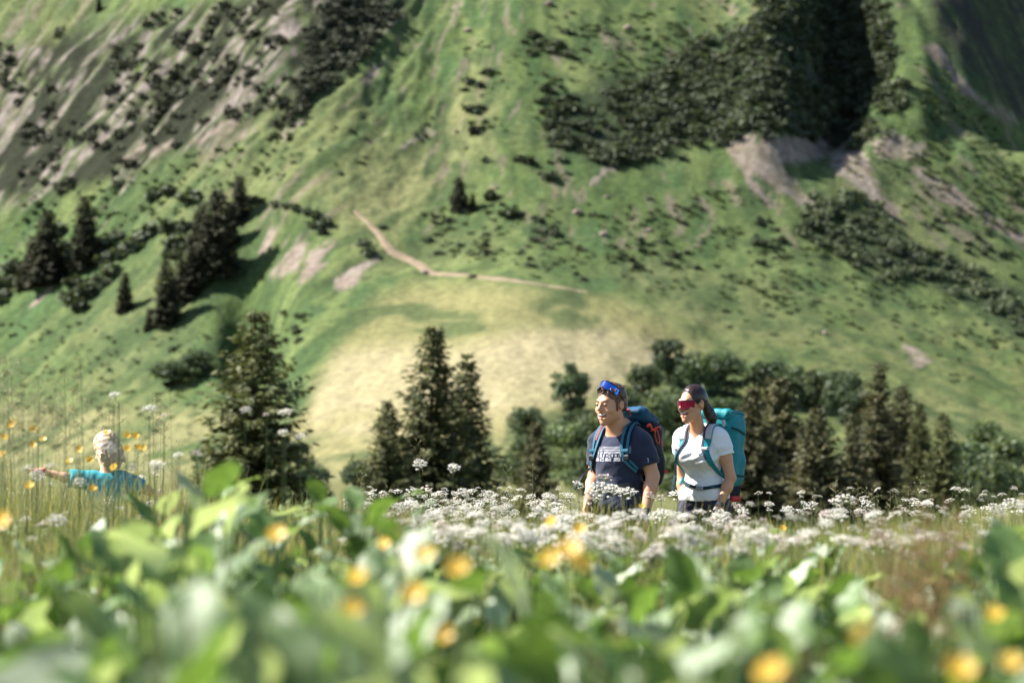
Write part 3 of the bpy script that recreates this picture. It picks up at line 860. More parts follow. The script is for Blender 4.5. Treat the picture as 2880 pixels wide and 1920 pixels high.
def surface_nets(f, lo, h):
    nx, ny, nz = f.shape
    s = f < 0
    cnt = np.zeros((nx - 1, ny - 1, nz - 1)); pos = np.zeros((nx - 1, ny - 1, nz - 1, 3))
    C = [(i, j, k) for i in (0, 1) for j in (0, 1) for k in (0, 1)]
    sl = lambda c: (slice(c[0], nx - 1 + c[0]), slice(c[1], ny - 1 + c[1]), slice(c[2], nz - 1 + c[2]))
    for a in C:
        for d in range(3):
            if a[d]: continue
            b = list(a); b[d] = 1; b = tuple(b)
            fa, fb = f[sl(a)], f[sl(b)]
            m = s[sl(a)] != s[sl(b)]
            t = np.where(m, fa / np.where(m, fa - fb, 1), 0)
            for e in range(3):
                pos[..., e] += m * (a[e] + (t if e == d else 0))
            cnt += m
    act = cnt > 0
    idx = np.full(cnt.shape, -1); idx[act] = np.arange(act.sum())
    I = np.argwhere(act)
    V = lo + h * (I + pos[act] / cnt[act][:, None])
    F = []
    for d in range(3):
        e1, e2 = (d + 1) % 3, (d + 2) % 3
        a = [slice(1, -1)] * 3; b = [slice(1, -1)] * 3
        a[d] = slice(0, -1); b[d] = slice(1, None)
        m = s[tuple(a)] != s[tuple(b)]
        q = np.argwhere(m); off = np.ones(3, int); off[d] = 0
        q = q + off
        sg = s[tuple(q.T)]
        def cell(o1, o2):
            c = q.copy(); c[:, e1] -= o1; c[:, e2] -= o2
            return idx[tuple(c.T)]
        quad = np.stack([cell(1, 1), cell(0, 1), cell(0, 0), cell(1, 0)], -1)
        quad[~sg] = quad[~sg][:, ::-1]
        F.append(quad)
    F = np.concatenate(F)
    return V, F[(F >= 0).all(1)]
def project_to(sdf, P, off, it=10):
    """move points onto the surface sdf = off"""
    P = np.array(P, float); e = 2e-3
    for _ in range(it):
        d = sdf(P) - off
        g = np.stack([sdf(P + np.eye(3)[i] * e) - sdf(P - np.eye(3)[i] * e) for i in range(3)], -1) / (2 * e)
        g /= np.linalg.norm(g, axis=-1, keepdims=True) + 1e-9
        P = P - g * d[..., None] * .8
    return P, g
def smooth_path(pts, n):
    pts = np.array(pts, float); m = len(pts)
    t = np.linspace(0, m - 1, n); out = []
    for q in t:
        i = min(int(q), m - 2); f = q - i
        p0, p1, p2, p3 = pts[max(i - 1, 0)], pts[i], pts[i + 1], pts[min(i + 2, m - 1)]
        out.append(.5 * (2 * p1 + (p2 - p0) * f + (2 * p0 - 5 * p1 + 4 * p2 - p3) * f * f + (3 * p1 - p0 - 3 * p2 + p3) * f ** 3))
    return np.array(out)
def strap_mesh(name, pts, width, thick, mat, sdf=None, off=.004, n=36):
    """flat webbing following a path, laid on a body surface when sdf is given"""
    P = smooth_path(pts, n)
    if sdf is not None:
        P, N = project_to(sdf, P, off)
        for _ in range(2): P[1:-1] = (P[:-2] + 2 * P[1:-1] + P[2:]) / 4
    else:
        N = np.tile(np.array([0, -1., 0]), (n, 1))
    T = unit(np.gradient(P, axis=0))
    S = unit(np.cross(T, N)); N = unit(np.cross(S, T))
    w = np.broadcast_to(np.interp(np.linspace(0, 1, n), np.linspace(0, 1, len(np.atleast_1d(width))), np.atleast_1d(width)), (n,))[:, None] / 2
    prof = [(-1, 0), (-.85, 1), (.85, 1), (1, 0), (.85, -.4), (-.85, -.4)]
    V = np.stack([P + S * w * a + N * thick * b for a, b in prof], 1).reshape(-1, 3)
    k = len(prof); F = []
    for i in range(n - 1):
        for j in range(k): F.append((i * k + j, i * k + (j + 1) % k, (i + 1) * k + (j + 1) % k, (i + 1) * k + j))
    F += [(0, 1, 2, 3), (0, 3, 4, 5)]; o = (n - 1) * k; F += [(o + 3, o + 2, o + 1, o), (o + 5, o + 4, o + 3, o)]
    return mesh_np(name, V, F, False, mat)
def rope_mesh(name, pts, r, mat, n=30, k=6):
    P = smooth_path(pts, n)
    V, F = tube_verts([tuple(p) for p in P], [r] * n, k)
    return mesh_np(name, V, F, True, mat)
def rotz(a): c, s = math.cos(a), math.sin(a); return np.array([[c, -s, 0], [s, c, 0], [0, 0, 1]])
def rotx(a): c, s = math.cos(a), math.sin(a); return np.array([[1, 0, 0], [0, c, -s], [0, s, c]])
def roty(a): c, s = math.cos(a), math.sin(a); return np.array([[c, 0, s], [0, 1, 0], [-s, 0, c]])

# materials of people
SKIN_M = mat_plain('skin_man', (.60, .30, .175), .5, .10, 9, .05, 90, .4, sss=.06)
SKIN_W = mat_plain('skin_woman', (.61, .305, .175), .5, .08, 9, .04, 90, .4, sss=.06)
SKIN_C = mat_plain('skin_child', (.64, .36, .235), .5, .08, 9, .04, 90, .35, sss=.06)
def mat_hair(name, c1, c2, rough=.45):
    m, nt, n, l, p = _new(name)
    tc = n.new('ShaderNodeTexCoord')
    mp = n.new('ShaderNodeMapping'); mp.inputs['Scale'].default_value = (90, 14, 40)
    l.new(tc.outputs['Object'], mp.inputs['Vector'])
    nz = n.new('ShaderNodeTexNoise'); nz.inputs['Scale'].default_value = 1.0; nz.inputs['Detail'].default_value = 4
    l.new(mp.outputs[0], nz.inputs['Vector'])
    cr = n.new('ShaderNodeValToRGB'); cr.color_ramp.elements[0].position = .3; cr.color_ramp.elements[1].position = .7
    cr.color_ramp.elements[0].color = (*c1, 1); cr.color_ramp.elements[1].color = (*c2, 1)
    l.new(nz.outputs['Fac'], cr.inputs[0]); l.new(cr.outputs[0], p.inputs['Base Color'])
    p.inputs['Roughness'].default_value = rough; p.inputs['Specular IOR Level'].default_value = .5
    b = n.new('ShaderNodeBump'); b.inputs['Strength'].default_value = .7; b.inputs['Distance'].default_value = .004
    l.new(nz.outputs['Fac'], b.inputs['Height']); l.new(b.outputs[0], p.inputs['Normal'])
    return m
HAIR_M = mat_hair('brown_hair', (.042, .018, .010), (.165, .080, .042))
HAIR_W = mat_hair('dark_brown_hair', (.010, .005, .005), (.040, .017, .013), .35)
HAIR_C = mat_hair('blond_hair', (.42, .27, .15), (.68, .50, .33))
NAVY = mat_plain('navy_shirt', alb(76, 84, 116), .85, .12, 14, .25, 45, .2, sheen=.2)
WHITE = mat_plain('white_shirt', (.80, .80, .80), .8, .04, 14, .2, 40, .2)
TURQ = mat_plain('turquoise_shirt', alb(70, 200, 215, 1.9), .8, .1, 14, .3, 40, .2)
SHORT_M = mat_plain('black_shorts', (.012, .014, .022), .8, .15, 14, .3, 40, .2)
SHORT_W = mat_plain('charcoal_shorts', alb(84, 84, 104), .7, .12, 14, .35, 30, .25)
SHORT_C = mat_plain('grey_shorts', (.06, .07, .09), .8)
BOOT = mat_plain('boot_leather', (.06, .05, .04), .7)
SOLE = mat_plain('boot_sole', (.02, .02, .02), .8)
SOCK = mat_plain('sock_wool', (.2, .2, .22), .9)
TEETH = mat_plain('teeth', (.74, .70, .62), .25, .03)
MOUTH = mat_plain('mouth', (.16, .035, .03), .5)
LIP = mat_plain('lips', (.42, .15, .12), .4)
EYE = mat_plain('eye', (.03, .02, .015), .2, .05)
PRINT = mat_plain('white_print', (.40, .40, .45), .7, .05)
BLACKP = mat_plain('black_plastic', (.012, .012, .014), .35, .1)
GREYP = mat_plain('grey_plastic', (.30, .31, .33), .35, .1)
PBLUE = mat_plain('pack_petrol', alb(36, 108, 150, 2.2), .7, .15, 25, .35, 70, .3)
PDARK = mat_plain('pack_dark', alb(22, 48, 66), .75, .2, 25, .35, 70, .3)
PSTRAP = mat_plain('strap_blue', alb(70, 146, 178, 2.3), .7, .12, 40, .3, 120, .3)
TEAL = mat_plain('pack_turquoise', alb(0, 172, 184, 2.0), .6, .12, 18, .3, 50, .35)
TEALD = mat_plain('pack_turquoise_dark', alb(0, 84, 100), .7, .15, 18, .3, 50, .3)
TEALL = mat_plain('strap_turquoise', alb(60, 196, 206), .6, .1, 30, .2, 90, .3)
LILAC = mat_plain('strap_lilac', alb(112, 102, 130), .75, .1, 30, .2, 90)
LGREY = mat_plain('strap_grey', (.48, .47, .48), .8, .1, 30, .2, 90)
ORANGE = mat_plain('cord_orange', (.72, .075, .03), .55, .1)
RED = mat_plain('red_trim', (.50, .025, .025), .6, .1)
def mat_lens(name, c1, c2, axis=0):
    m, nt, n, l, p = _new(name)
    tc = n.new('ShaderNodeTexCoord'); sp = n.new('ShaderNodeSeparateXYZ')
    l.new(tc.outputs['Generated'], sp.inputs[0])
    cr = n.new('ShaderNodeValToRGB'); cr.color_ramp.elements[0].color = (*c1, 1); cr.color_ramp.elements[1].color = (*c2, 1)
    l.new(sp.outputs[axis], cr.inputs[0]); l.new(cr.outputs[0], p.inputs['Base Color'])
    p.inputs['Metallic'].default_value = .85; p.inputs['Roughness'].default_value = .16
    p.inputs['Coat Weight'].default_value = .6; p.inputs['Coat Roughness'].default_value = .03
    return m
LENS_B = mat_lens('blue_mirror_lens', (.16, .06, .62), (.01, .26, .95), 0)
LENS_R = mat_lens('magenta_lens', (.42, .02, .06), (.30, .004, .07), 2)

# ------------------------------------------------------------------ figure builder
def hand(s, wrist, d, up, sc=1.0, side=1):
    """palm with five curled fingers; d = direction of the fingers, up = back of the hand, side = where the thumb leaves"""
    wrist = np.array(wrist, float); d = unit(np.array(d, float)); up = np.array(up, float); up = unit(up - d * (up @ d)); x = np.cross(d, up) * side
    kn = wrist + d * .085 * sc
    s.cap(wrist, .024 * sc, wrist + d * .03 * sc, .026 * sc, .015)
    for j, o in enumerate((-.030, -.010, .010, .029)):
        s.cap(wrist + d * .02 * sc + x * o * .6 * sc, .015 * sc, kn + x * o * sc, .0125 * sc, .010)
    for j, (o, L) in enumerate(((-.031, .060), (-.0105, .076), (.0105, .082), (.031, .072))):
        b = kn + x * o * 1.05 * sc
        m = b + (d * .9 - up * .42) * L * .5 * sc; e = m + (d * .55 - up * .85) * L * .5 * sc
        s.cap(b, .0098 * sc, m, .0088 * sc, .003); s.cap(m, .0088 * sc, e, .0076 * sc, .003)
    t0 = wrist + d * .022 * sc + x * .026 * sc; t1 = t0 + (d * .62 + x * .62 - up * .2) * .042 * sc; t2 = t1 + (d * .85 + x * .15 - up * .35) * .034 * sc
    s.cap(t0, .014 * sc, t1, .0115 * sc, .008); s.cap(t1, .0115 * sc, t2, .009 * sc, .003)

def head(s, c, Rm, sc=1.0, female=False, smile=True, full=1.0):
    """head in local coordinates, face towards -y, centre of the skull at c"""
    T = lambda *p: np.array(c) + Rm @ (np.array(p, float) * sc)
    E = lambda p, r, k=.02, op='u': s.ell(T(*p), np.array(r) * sc, k, op, Rm)
    jw = .9 if female else 1.0
    E((0, .018, .035), (.074, .096, .092), .02)
    E((0, -.028, -.02), (.061 * jw * full, .070, .088), .025)
    E((0, -.052, -.072), (.044 * jw * full, .042, .040), .025)
    s.cap(T(-.044 * jw, -.005, -.062), .020 * sc, T(0, -.072, -.104), .019 * sc, .02)
    s.cap(T(.044 * jw, -.005, -.062), .020 * sc, T(0, -.072, -.104), .019 * sc, .02)
    s.cap(T(-.030, -.086, .030), .011 * sc, T(.030, -.086, .030), .011 * sc, .018)
    for g in (-1, 1):
        E((g * .041, -.066, -.028), (.022 * full, .021, .022), .014)
        E((g * .031, -.104, .010), (.019, .017, .011), .008, 's')
        E((g * .031, -.088, .008), (.015, .012, .0115), .004)
        E((g * .076, .014, -.002), (.009, .021, .031), .004)
        E((g * .083, .010, .000), (.006, .011, .018), .004, 's')
        E((g * .012, -.104, -.026), (.009, .010, .008), .006)
    s.cap(T(0, -.092, .020), .0075 * sc, T(0, -.117, -.018), .0115 * sc, .010)
    s.cap(T(-.028, -.090, -.046), .008 * sc, T(.028, -.090, -.046), .008 * sc, .008)
    s.cap(T(-.022, -.088, -.077), .0085 * sc, T(.022, -.088, -.077), .0085 * sc, .008)
    if smile: E((0, -.102, -.0605), (.039, .026, .0145), .004, 's')
    E((0, -.080, -.104), (.017, .014, .014), .01)
    return T

def face_parts(root, T, Rm, sc, eyes=True):
    def part(name, p, r, mat, h=.0022):
        q = SDF(); q.ell(T(*p), np.array(r) * sc, .005, 'u', Rm)
        return obj(name, q.mesh(name, h, mat), root)
    part('mouth', (0, -.077, -.0605), (.037, .018, .0155), MOUTH)
    t = SDF(); t.chain([T(-.031, -.0795, -.0495), T(-.018, -.0925, -.0545), T(0, -.0965, -.0565), T(.018, -.0925, -.0545), T(.031, -.0795, -.0495)], [.003 * sc, .0052 * sc, .0058 * sc, .0052 * sc, .003 * sc], .003)
    obj('teeth', t.mesh('teeth', .0018, TEETH), root)
    for nm, z, y, w in (('upper_lip', -.0450, -.0955, .036), ('lower_lip', -.0785, -.0945, .032)):
        q = SDF(); q.cap(T(-w, y + .012, z + (.005 if nm[0] == 'u' else .014)), .0035 * sc, T(0, y - .0015, z), .0055 * sc, .004); q.cap(T(w, y + .012, z + (.005 if nm[0] == 'u' else .014)), .0035 * sc, T(0, y - .0015, z), .0055 * sc, .004)
        obj(nm, q.mesh(nm, .002, LIP), root)
    if eyes:
        for g in (-1, 1):
            part('eye', (g * .031, -.0960, .0075), (.0150, .0065, .0050), EYE, .0016)

def jitter(G, seed, sc, amp):
    return amp * (fbm(G[..., 0] * sc + G[..., 1] * sc * .7 + seed, G[..., 2] * sc - G[..., 1] * sc * .4, seed, 3) - .5) * 2

def legs(root, hips, knees, ankles, thigh, calf, skinmat, fw):
    """boots and socks below the body's own legs"""
    for a, kn in zip(ankles, knees):
        a = np.array(a, float); f = np.array((0, -1., 0))
        b = SDF(); b.cap(a + (0, 0, .10), .050, a + (0, .01, -.01), .048, .03); b.cap(a + (0, .02, -.04), .042, a + f * .13 + (0, 0, -.052), .036, .03)
        b.plane((0, 0, a[2] - .085), (0, 0, -1))
        o = obj('boot', b.mesh('boot', .008, BOOT), root)
        q = SDF(); q.box(a + f * .05 + (0, 0, -.088), (.048, .145, .014), .012)
        obj('sole', q.mesh('sole', .006, SOLE), o)
        t = SDF(); t.cap(a + (0, 0, .09), .047, a + (0, 0, .15) + (np.array(kn) - a) * .06, .050, .02)
        obj('sock', t.mesh('sock', .008, SOCK), root)
# ------------------------------------------------------------------ man in the navy shirt
PXM = 425.0
DM = FPX / PXM
def person_root(px_c, py_top, ztop, D, yaw):
    p = at(px_c, py_top, D)
    gz = p.z - ztop
    return empty('person', (p.x, D, gz), yaw), gz

mroot, mgz = person_root(1742, 1071, 1.775, DM, R(-35))
tag(mroot, 'smiling man in a navy t-shirt with a blue backpack, walking through the meadow', 'person')
hm_yaw = R(-6)
HM = rotz(hm_yaw) @ rotx(R(6)) @ roty(R(2))
hc = np.array((0.0, -.105, 1.618))
mb = SDF()
# torso, arms, legs
mb.cap((-.07, .01, .95), .095, (.07, .01, .95), .095, .04).ell((0, .0, 1.08), (.150, .112, .16), .06)
mb.ell((0, -.005, 1.27), (.172, .122, .17), .06).cap((-.12, .005, 1.385), .066, (.12, .005, 1.385), .066, .05)
mb.cap((0, -.012, 1.40), .072, (0, -.075, 1.55), .064, .03)
for g in (-1, 1): mb.cap((g * .02, .02, 1.49), .045, (g * .13, .02, 1.41), .05, .03)
SHL = (.172, .005, 1.372); ELL_ = (.240, .035, 1.145); WRL = (.247, -.070, .905)
SHR = (-.166, .000, 1.372); ELR = (-.222, .040, 1.150); WRR = (-.168, -.120, .985)
for S_, E_, W_ in ((SHL, ELL_, WRL), (SHR, ELR, WRR)):
    mb.chain([S_, tuple(np.array(S_) * .55 + np.array(E_) * .45), E_], [.062, .055, .043], .025)
    mm_ = tuple(np.array(E_) * .68 + np.array(W_) * .32)
    mb.chain([E_, mm_, W_], [.043, .046, .029], .02)
hand(mb, WRL, (-.10, -.25, -1), (.95, -.1, 0), 1.0, -1)
hand(mb, WRR, (.05, -.55, -1), (-.9, -.3, 0), 1.0, 1)
HPL = (.098, .01, .90); KNL = (.105, -.02, .50); ANL = (.105, .17, .125)
HPR = (-.098, .01, .90); KNR = (-.105, -.17, .52); ANR = (-.105, -.16, .105)
for h_, k_, a_ in ((HPL, KNL, ANL), (HPR, KNR, ANR)):
    mb.chain([h_, tuple(np.array(h_) * .5 + np.array(k_) * .5), k_], [.082, .074, .056], .03)
    mb.chain([k_, tuple(np.array(k_) * .68 + np.array(a_) * .32), a_], [.058, .060, .040], .03)
TM = head(mb, hc, HM, 1.07, full=1.1)
obj('body', mb.mesh('body', .0062, SKIN_M), mroot)
face_parts(mroot, TM, HM, 1.06)
# eyebrows
for g in (-1, 1):
    q = SDF(); q.chain([TM(g * .012, -.0985, .026), TM(g * .030, -.097, .031), TM(g * .050, -.082, .026)], [.0028, .0036, .002], .003)
    obj('eyebrow', q.mesh('eyebrow', .0018, HAIR_M), mroot)
legs(mroot, None, (KNL, KNR), (ANL, ANR), 0, 0, SKIN_M, 0)
# hair: cap of short tousled hair, sideburns, spiky fringe
hh = SDF()
hh.ell(TM(0, .022, .042), np.array((.081, .101, .094)) * 1.07, .01, 'u', HM)
hh.ell(TM(0, .075, -.02), np.array((.062, .040, .062)) * 1.06, .03, 'u', HM)
hh.ell(TM(0, -.115, -.012), np.array((.075, .085, .086)) * 1.06, .012, 's', HM)
hh.plane(TM(0, .0, -.075), HM @ np.array((0, .35, -1)), .01)
for g in (-1, 1):
    hh.ell(TM(g * .084, .010, -.024), np.array((.022, .030, .040)) * 1.06, .008, 's', HM)
for g in (-1, 1):
    hh.cap(TM(g * .071, -.022, .03), .012, TM(g * .071, -.024, -.030), .007, .008)
rs = np.random.default_rng(2)
for i in range(44):
    th = rs.uniform(-1.15, 1.15); up_ = rs.uniform(-.02, .5)
    b = np.array((.074 * math.sin(th), -.078 * math.cos(th) + .01, .085 + .035 * up_))
    e = b + np.array((rs.uniform(-.012, .018) + .01 * math.sin(th), -rs.uniform(.004, .020), rs.uniform(-.016, .010)))
    hh.cap(TM(*b), .0046, TM(*e), .0014, .006)
for i in range(26):
    v = unit(rs.normal(0, 1, 3)); v[2] = abs(v[2]); v[1] = abs(v[1]) * 1.0 - .3
    v = unit(v); b = np.array((0, .022, .042)) + v * np.array((.080, .100, .094)); e = b + v * rs.uniform(.000, .004) + rs.normal(0, .010, 3)
    hh.cap(TM(*b), .0060, TM(*e), .0022, .008)
obj('hair', hh.mesh('hair', .0030, HAIR_M, lambda G: jitter(G, 3, 120, .0030)), mroot)
# t-shirt
ms = SDF()
ms.ell((0, .0, 1.05), (.172, .132, .17), .06).ell((0, -.004, 1.26), (.190, .140, .175), .06)
ms.cap((-.122, .005, 1.378), .078, (.122, .005, 1.378), .078, .05)
for g in (-1, 1): ms.cap((g * .03, .02, 1.49), .050, (g * .13, .015, 1.405), .058, .03)
ms.cap((0, -.005, 1.41), .078, (0, -.022, 1.45), .072, .03)
ms.cap((-.08, .01, .98), .125, (.08, .01, .98), .125, .06)
ms.plane((0, 0, .925), (0, 0, -1))
ms.plane((0, -.05, 1.452), (0, -.52, 1))
def neck_cut(c0, d, r):
    c0 = np.array(c0); d = unit(np.array(d, float))
    def f(P):
        q = P - c0; t = q @ d
        rad = np.linalg.norm(q - t[..., None] * d, axis=-1)
        return np.maximum(rad - r, -t - .0)
    return f
ms.fn(neck_cut((0, -.035, 1.425), (0, -.35, 1), .075), .006, 's')
def sleeve(s, S_, E_, f, r0, r1, n=None):
    S_, E_ = np.array(S_), np.array(E_); e = S_ + (E_ - S_) * f
    q = SDF(); d = unit(E_ - S_)
    q.chain([S_ + (0, 0, 0), S_ + (e - S_) * .5, e + d * .08], [r0, (r0 + r1) / 2, r1], .02)
    q.plane(e, d if n is None else n)
    s.fn(lambda P, q=q: q(P), .035, 'u')
    s.xb.append((e, r1 + .03)); s.xb.append((S_, r0 + .02))
sleeve(ms, SHL, ELL_, .68, .070, .073)
sleeve(ms, SHR, ELR, .68, .066, .068)
def folds(G, seed, amp):
    x_, y_, z_ = G[..., 0], G[..., 1], G[..., 2]
    a = np.abs(x_)
    w = fbm(a * 9 + seed, (z_ + .9 * a) * 17, seed, 2) - .5
    w2 = fbm(x_ * 11 + y_ * 5, z_ * 26 - x_ * 14, seed + 5, 2) - .5
    band = 1.2 * sstep(1.2, 1.0, z_) + .7
    arm = sstep(.17, .22, a)
    return amp * (w * 1.3 + w2 * .8) * band + arm * amp * .45 * np.sin((z_ + .8 * a) * 85 + 9 * w) * sstep(-.1, .3, w2)
shirt_m = ms
obj('t_shirt', ms.mesh('t_shirt', .0065, NAVY, lambda G: folds(G, 3, .011)), mroot)
# collar rib
def ring(c0, d, r, n=28, squash=1.0):
    c0 = np.array(c0, float); d = unit(np.array(d, float)); a = unit(np.cross(d, (1, 0, 0))); b = np.cross(d, a)
    return [c0 + (b * math.cos(2 * math.pi * i / n) + a * math.sin(2 * math.pi * i / n) * squash) * r for i in range(n + 1)]
# shorts
mo = SDF()
mo.cap((-.075, .01, .96), .118, (.075, .01, .96), .118, .05)
for h_, k_ in ((HPL, KNL), (HPR, KNR)):
    h_, k_ = np.array(h_), np.array(k_); e = h_ + (k_ - h_) * .92
    q = SDF(); q.cap(h_, .108, e + (k_ - h_) * .1, .102, .03); q.plane(e, k_ - h_); q.plane(h_ + (0, 0, .13), (0, 0, 1))
    mo.fn(lambda P, q=q: q(P), .03, 'u'); mo.xb.append((e, .14)); mo.xb.append((h_, .16))
obj('shorts', mo.mesh('shorts', .009, SHORT_M, lambda G: folds(G, 8, .008)), mroot)
# print on the chest: stripes with a dark lettering band cut through them
def decal(name, sdf, origin, right, upv, w, h, nx, ny, pat, mat, off=.004, parent=None, direction=None):
    """thin print: cells of a w x h field that pat(u,v) keeps, laid on the surface"""
    origin = np.array(origin, float); right = unit(np.array(right, float)); upv = unit(np.array(upv, float))
    U, Vv = np.meshgrid(np.linspace(0, 1, nx + 1), np.linspace(0, 1, ny + 1), indexing='ij')
    P = origin + right * ((U - .5) * w)[..., None] + upv * ((Vv - .5) * h)[..., None]
    nrm_ = np.cross(right, upv) if direction is None else unit(np.array(direction, float))
    # walk along the normal until the surface
    P = P + nrm_ * .12
    for _ in range(60):
        d = sdf(P) - off
        P = P - nrm_ * np.clip(d, -.02, .02)[..., None] * .8
    cu = (np.arange(nx) + .5) / nx; cv = (np.arange(ny) + .5) / ny
    keep = pat(*np.meshgrid(cu, cv, indexing='ij'))
    i = np.arange((nx + 1) * (ny + 1)).reshape(nx + 1, ny + 1)
    F = np.stack([i[:-1, :-1], i[1:, :-1], i[1:, 1:], i[:-1, 1:]], -1)[keep]
    m = mesh_np(name, P.reshape(-1, 3), F, True, mat)
    return obj(name, m, parent)
def seg(u, v, x0, y0, x1, y1, w, asp):
    px_, py_ = u * asp, v; x0, x1 = x0 * asp, x1 * asp
    dx, dy = x1 - x0, y1 - y0; t = np.clip(((px_ - x0) * dx + (py_ - y0) * dy) / (dx * dx + dy * dy + 1e-9), 0, 1)
    return np.hypot(px_ - x0 - t * dx, py_ - y0 - t * dy) < w
def print_pat(u, v):
    asp = 2.9
    top = v > .48
    stripes = np.zeros(u.shape, bool)
    for a, b in ((.945, .99), (.825, .885), (.69, .765), (.53, .63)): stripes |= (v > a) & (v < b)
    blocks = (v < .27) & ~((np.abs(u - .06) < .015) | (np.abs(u - .28) < .012) | (np.abs(u - .445) < .012) | (np.abs(u - .63) < .014) | (np.abs(u - .83) < .018))
    mid = (v > .27) & (v < .52) & (np.sin(u * 64) + np.sin(u * 23 + 1) > -.55) & (u < .93)
    m = stripes | blocks | mid
    L = lambda *a: seg(u, v, *a, asp)
    dark = np.zeros(u.shape, bool)
    for a in ((.08, .18, .085, .98), (.02, .40, .12, .42), (.09, .42, .16, .20), (.15, .40, .21, .56), (.21, .56, .25, .36), (.13, .30, .25, .30),       # R e
              (.275, .02, .285, .95), (.285, .95, .36, .92), (.36, .92, .40, .60), (.40, .60, .385, .30), (.385, .30, .30, .20),                    # D
              (.43, .18, .47, .52), (.47, .52, .53, .52), (.53, .52, .545, .18), (.43, .30, .54, .30), (.34, .12, .42, .10),                       # a
              (.62, .50, .57, .42), (.57, .42, .62, .30), (.62, .30, .57, .22), (.66, .52, .66, .05), (.70, .50, .78, .50), (.78, .50, .80, .28), (.70, .30, .80, .30), (.84, .52, .84, .04)):
        dark |= L(*a, .030)
    return m & ~dark
decal('chest_print', lambda P: shirt_m(P) - folds(P, 3, .011), (-.003, -.15, 1.292), (1, 0, 0), (0, -.06, 1), .30, .098, 150, 52, print_pat, PRINT, .0025, mroot)
def mark_pat(u, v):
    r = np.hypot((u - .5) * 1.0, v - .68)
    return ((r < .30) & (r > .12) & ~((u < .42) & (v < .66))) | ((np.abs(u - .60 + (.5 - v) * .15) < .13) & (v < .70))
decal('sleeve_mark', lambda P: shirt_m(P) - folds(P, 3, .011), np.array(SHL) + (np.array(ELL_) - np.array(SHL)) * .53 + np.array((.05, -.07, 0)), (.72, .70, 0), (0, 0, 1), .018, .032, 16, 24, mark_pat, PRINT, .003, mroot)
# bracelet and watch
def wrist_band(name, W_, E_, r, w, mat, parent, back=.035):
    W_, E_ = np.array(W_), np.array(E_); d = unit(E_ - W_); c = W_ + d * back
    q = SDF(); q.cap(c - d * w / 2, r, c + d * w / 2, r * 1.02, .002); q.plane(c - d * w / 2, -d, .002); q.plane(c + d * w / 2, d, .002)
    return obj(name, q.mesh(name, .0035, mat), parent)
wrist_band('bracelet', WRR, ELR, .034, .012, BLACKP, mroot)
w_ = wrist_band('wristwatch', WRL, ELL_, .0345, .026, BLACKP, mroot, .012)
q = SDF(); q.box(np.array(WRL) + (.034, -.012, .012), (.008, .021, .023), .006)
obj('watch_face', q.mesh('watch_face', .003, BLACKP), w_)

# sunglasses pushed up on the head: shield lens, frame, temples
def shield(name, T, w, zt_, zb, yfun, n=26, m=8, th=.0025, mat=None, tilt=0.0, notch=.35):
    V = []
    for s in (0, 1):
        for i in range(n + 1):
            a = -1 + 2 * i / n
            hgt = 1 - .22 * abs(a) ** 3 * 2
            nz_ = notch * math.exp(-(a / .17) ** 2)
            for j in range(m + 1):
                b = j / m
                zlo = zb * hgt + (zt_ - zb) * nz_; zhi = zt_ * (1 - .12 * a * a)
                z = zhi + (zlo - zhi) * b
                V.append(T(a * w * (1 - .05 * b), yfun(a) + s * th - tilt * (z - zt_), z))
    F = []; st = (n + 1) * (m + 1)
    for s in (0, 1):
        for i in range(n):
            for j in range(m):
                q = [s * st + i * (m + 1) + j, s * st + (i + 1) * (m + 1) + j, s * st + (i + 1) * (m + 1) + j + 1, s * st + i * (m + 1) + j + 1]
                F.append(q if s else q[::-1])
    for i in range(n):
        for j in (0, m):
            F.append([i * (m + 1) + j, (i + 1) * (m + 1) + j, st + (i + 1) * (m + 1) + j, st + i * (m + 1) + j])
    for i in (0, n):
        for j in range(m):
            F.append([i * (m + 1) + j, i * (m + 1) + j + 1, st + i * (m + 1) + j + 1, st + i * (m + 1) + j])
    top = [V[i * (m + 1)] for i in range(n + 1)]; bot = [V[i * (m + 1) + m] for i in range(n + 1)]
    return mesh_np(name, V, F, True, mat), top, bot
def sunglasses(label, root, T, lensmat, framemat, w, zt_, zb, yfun, ends, tilt=0.0):
    g = empty('sunglasses'); g.location = root.location; g.rotation_euler = root.rotation_euler
    tag(g, label, 'sunglasses')
    lm, top, bot = shield('lens', T, w, zt_, zb, yfun, mat=lensmat, tilt=tilt)
    obj('lens', lm, g)
    obj('frame', rope_mesh('frame', top, .0032, framemat, 40), g)
    obj('lower_rim', rope_mesh('lower_rim', bot, .0016, framemat, 40), g)
    for s_, e_ in ((0, ends[0]), (-1, ends[1])):
        a = np.array(top[s_]) * .7 + np.array(bot[s_]) * .3
        mid = (a + np.array(e_)) / 2 + (np.array(e_) - a) * .0
        obj('temple', rope_mesh('temple', [a, mid, e_], .0036, framemat, 12), g)
    return g
# lens rests on the front of the hair, rotated up about 55 degrees
RT = rotx(R(-44))
def TMup(x_, y_, z_):
    q = RT @ np.array((x_, y_ , z_)); return TM(q[0], q[1] + .012, q[2] + .028)
sunglasses('blue mirrored sunglasses pushed up on the hair of the man', mroot, TMup, LENS_B, BLACKP, .076, .048, -.010, lambda a: -.128 + .075 * abs(a) ** 2.2, (TM(-.088, .02, .025), TM(.088, .02, .025)))

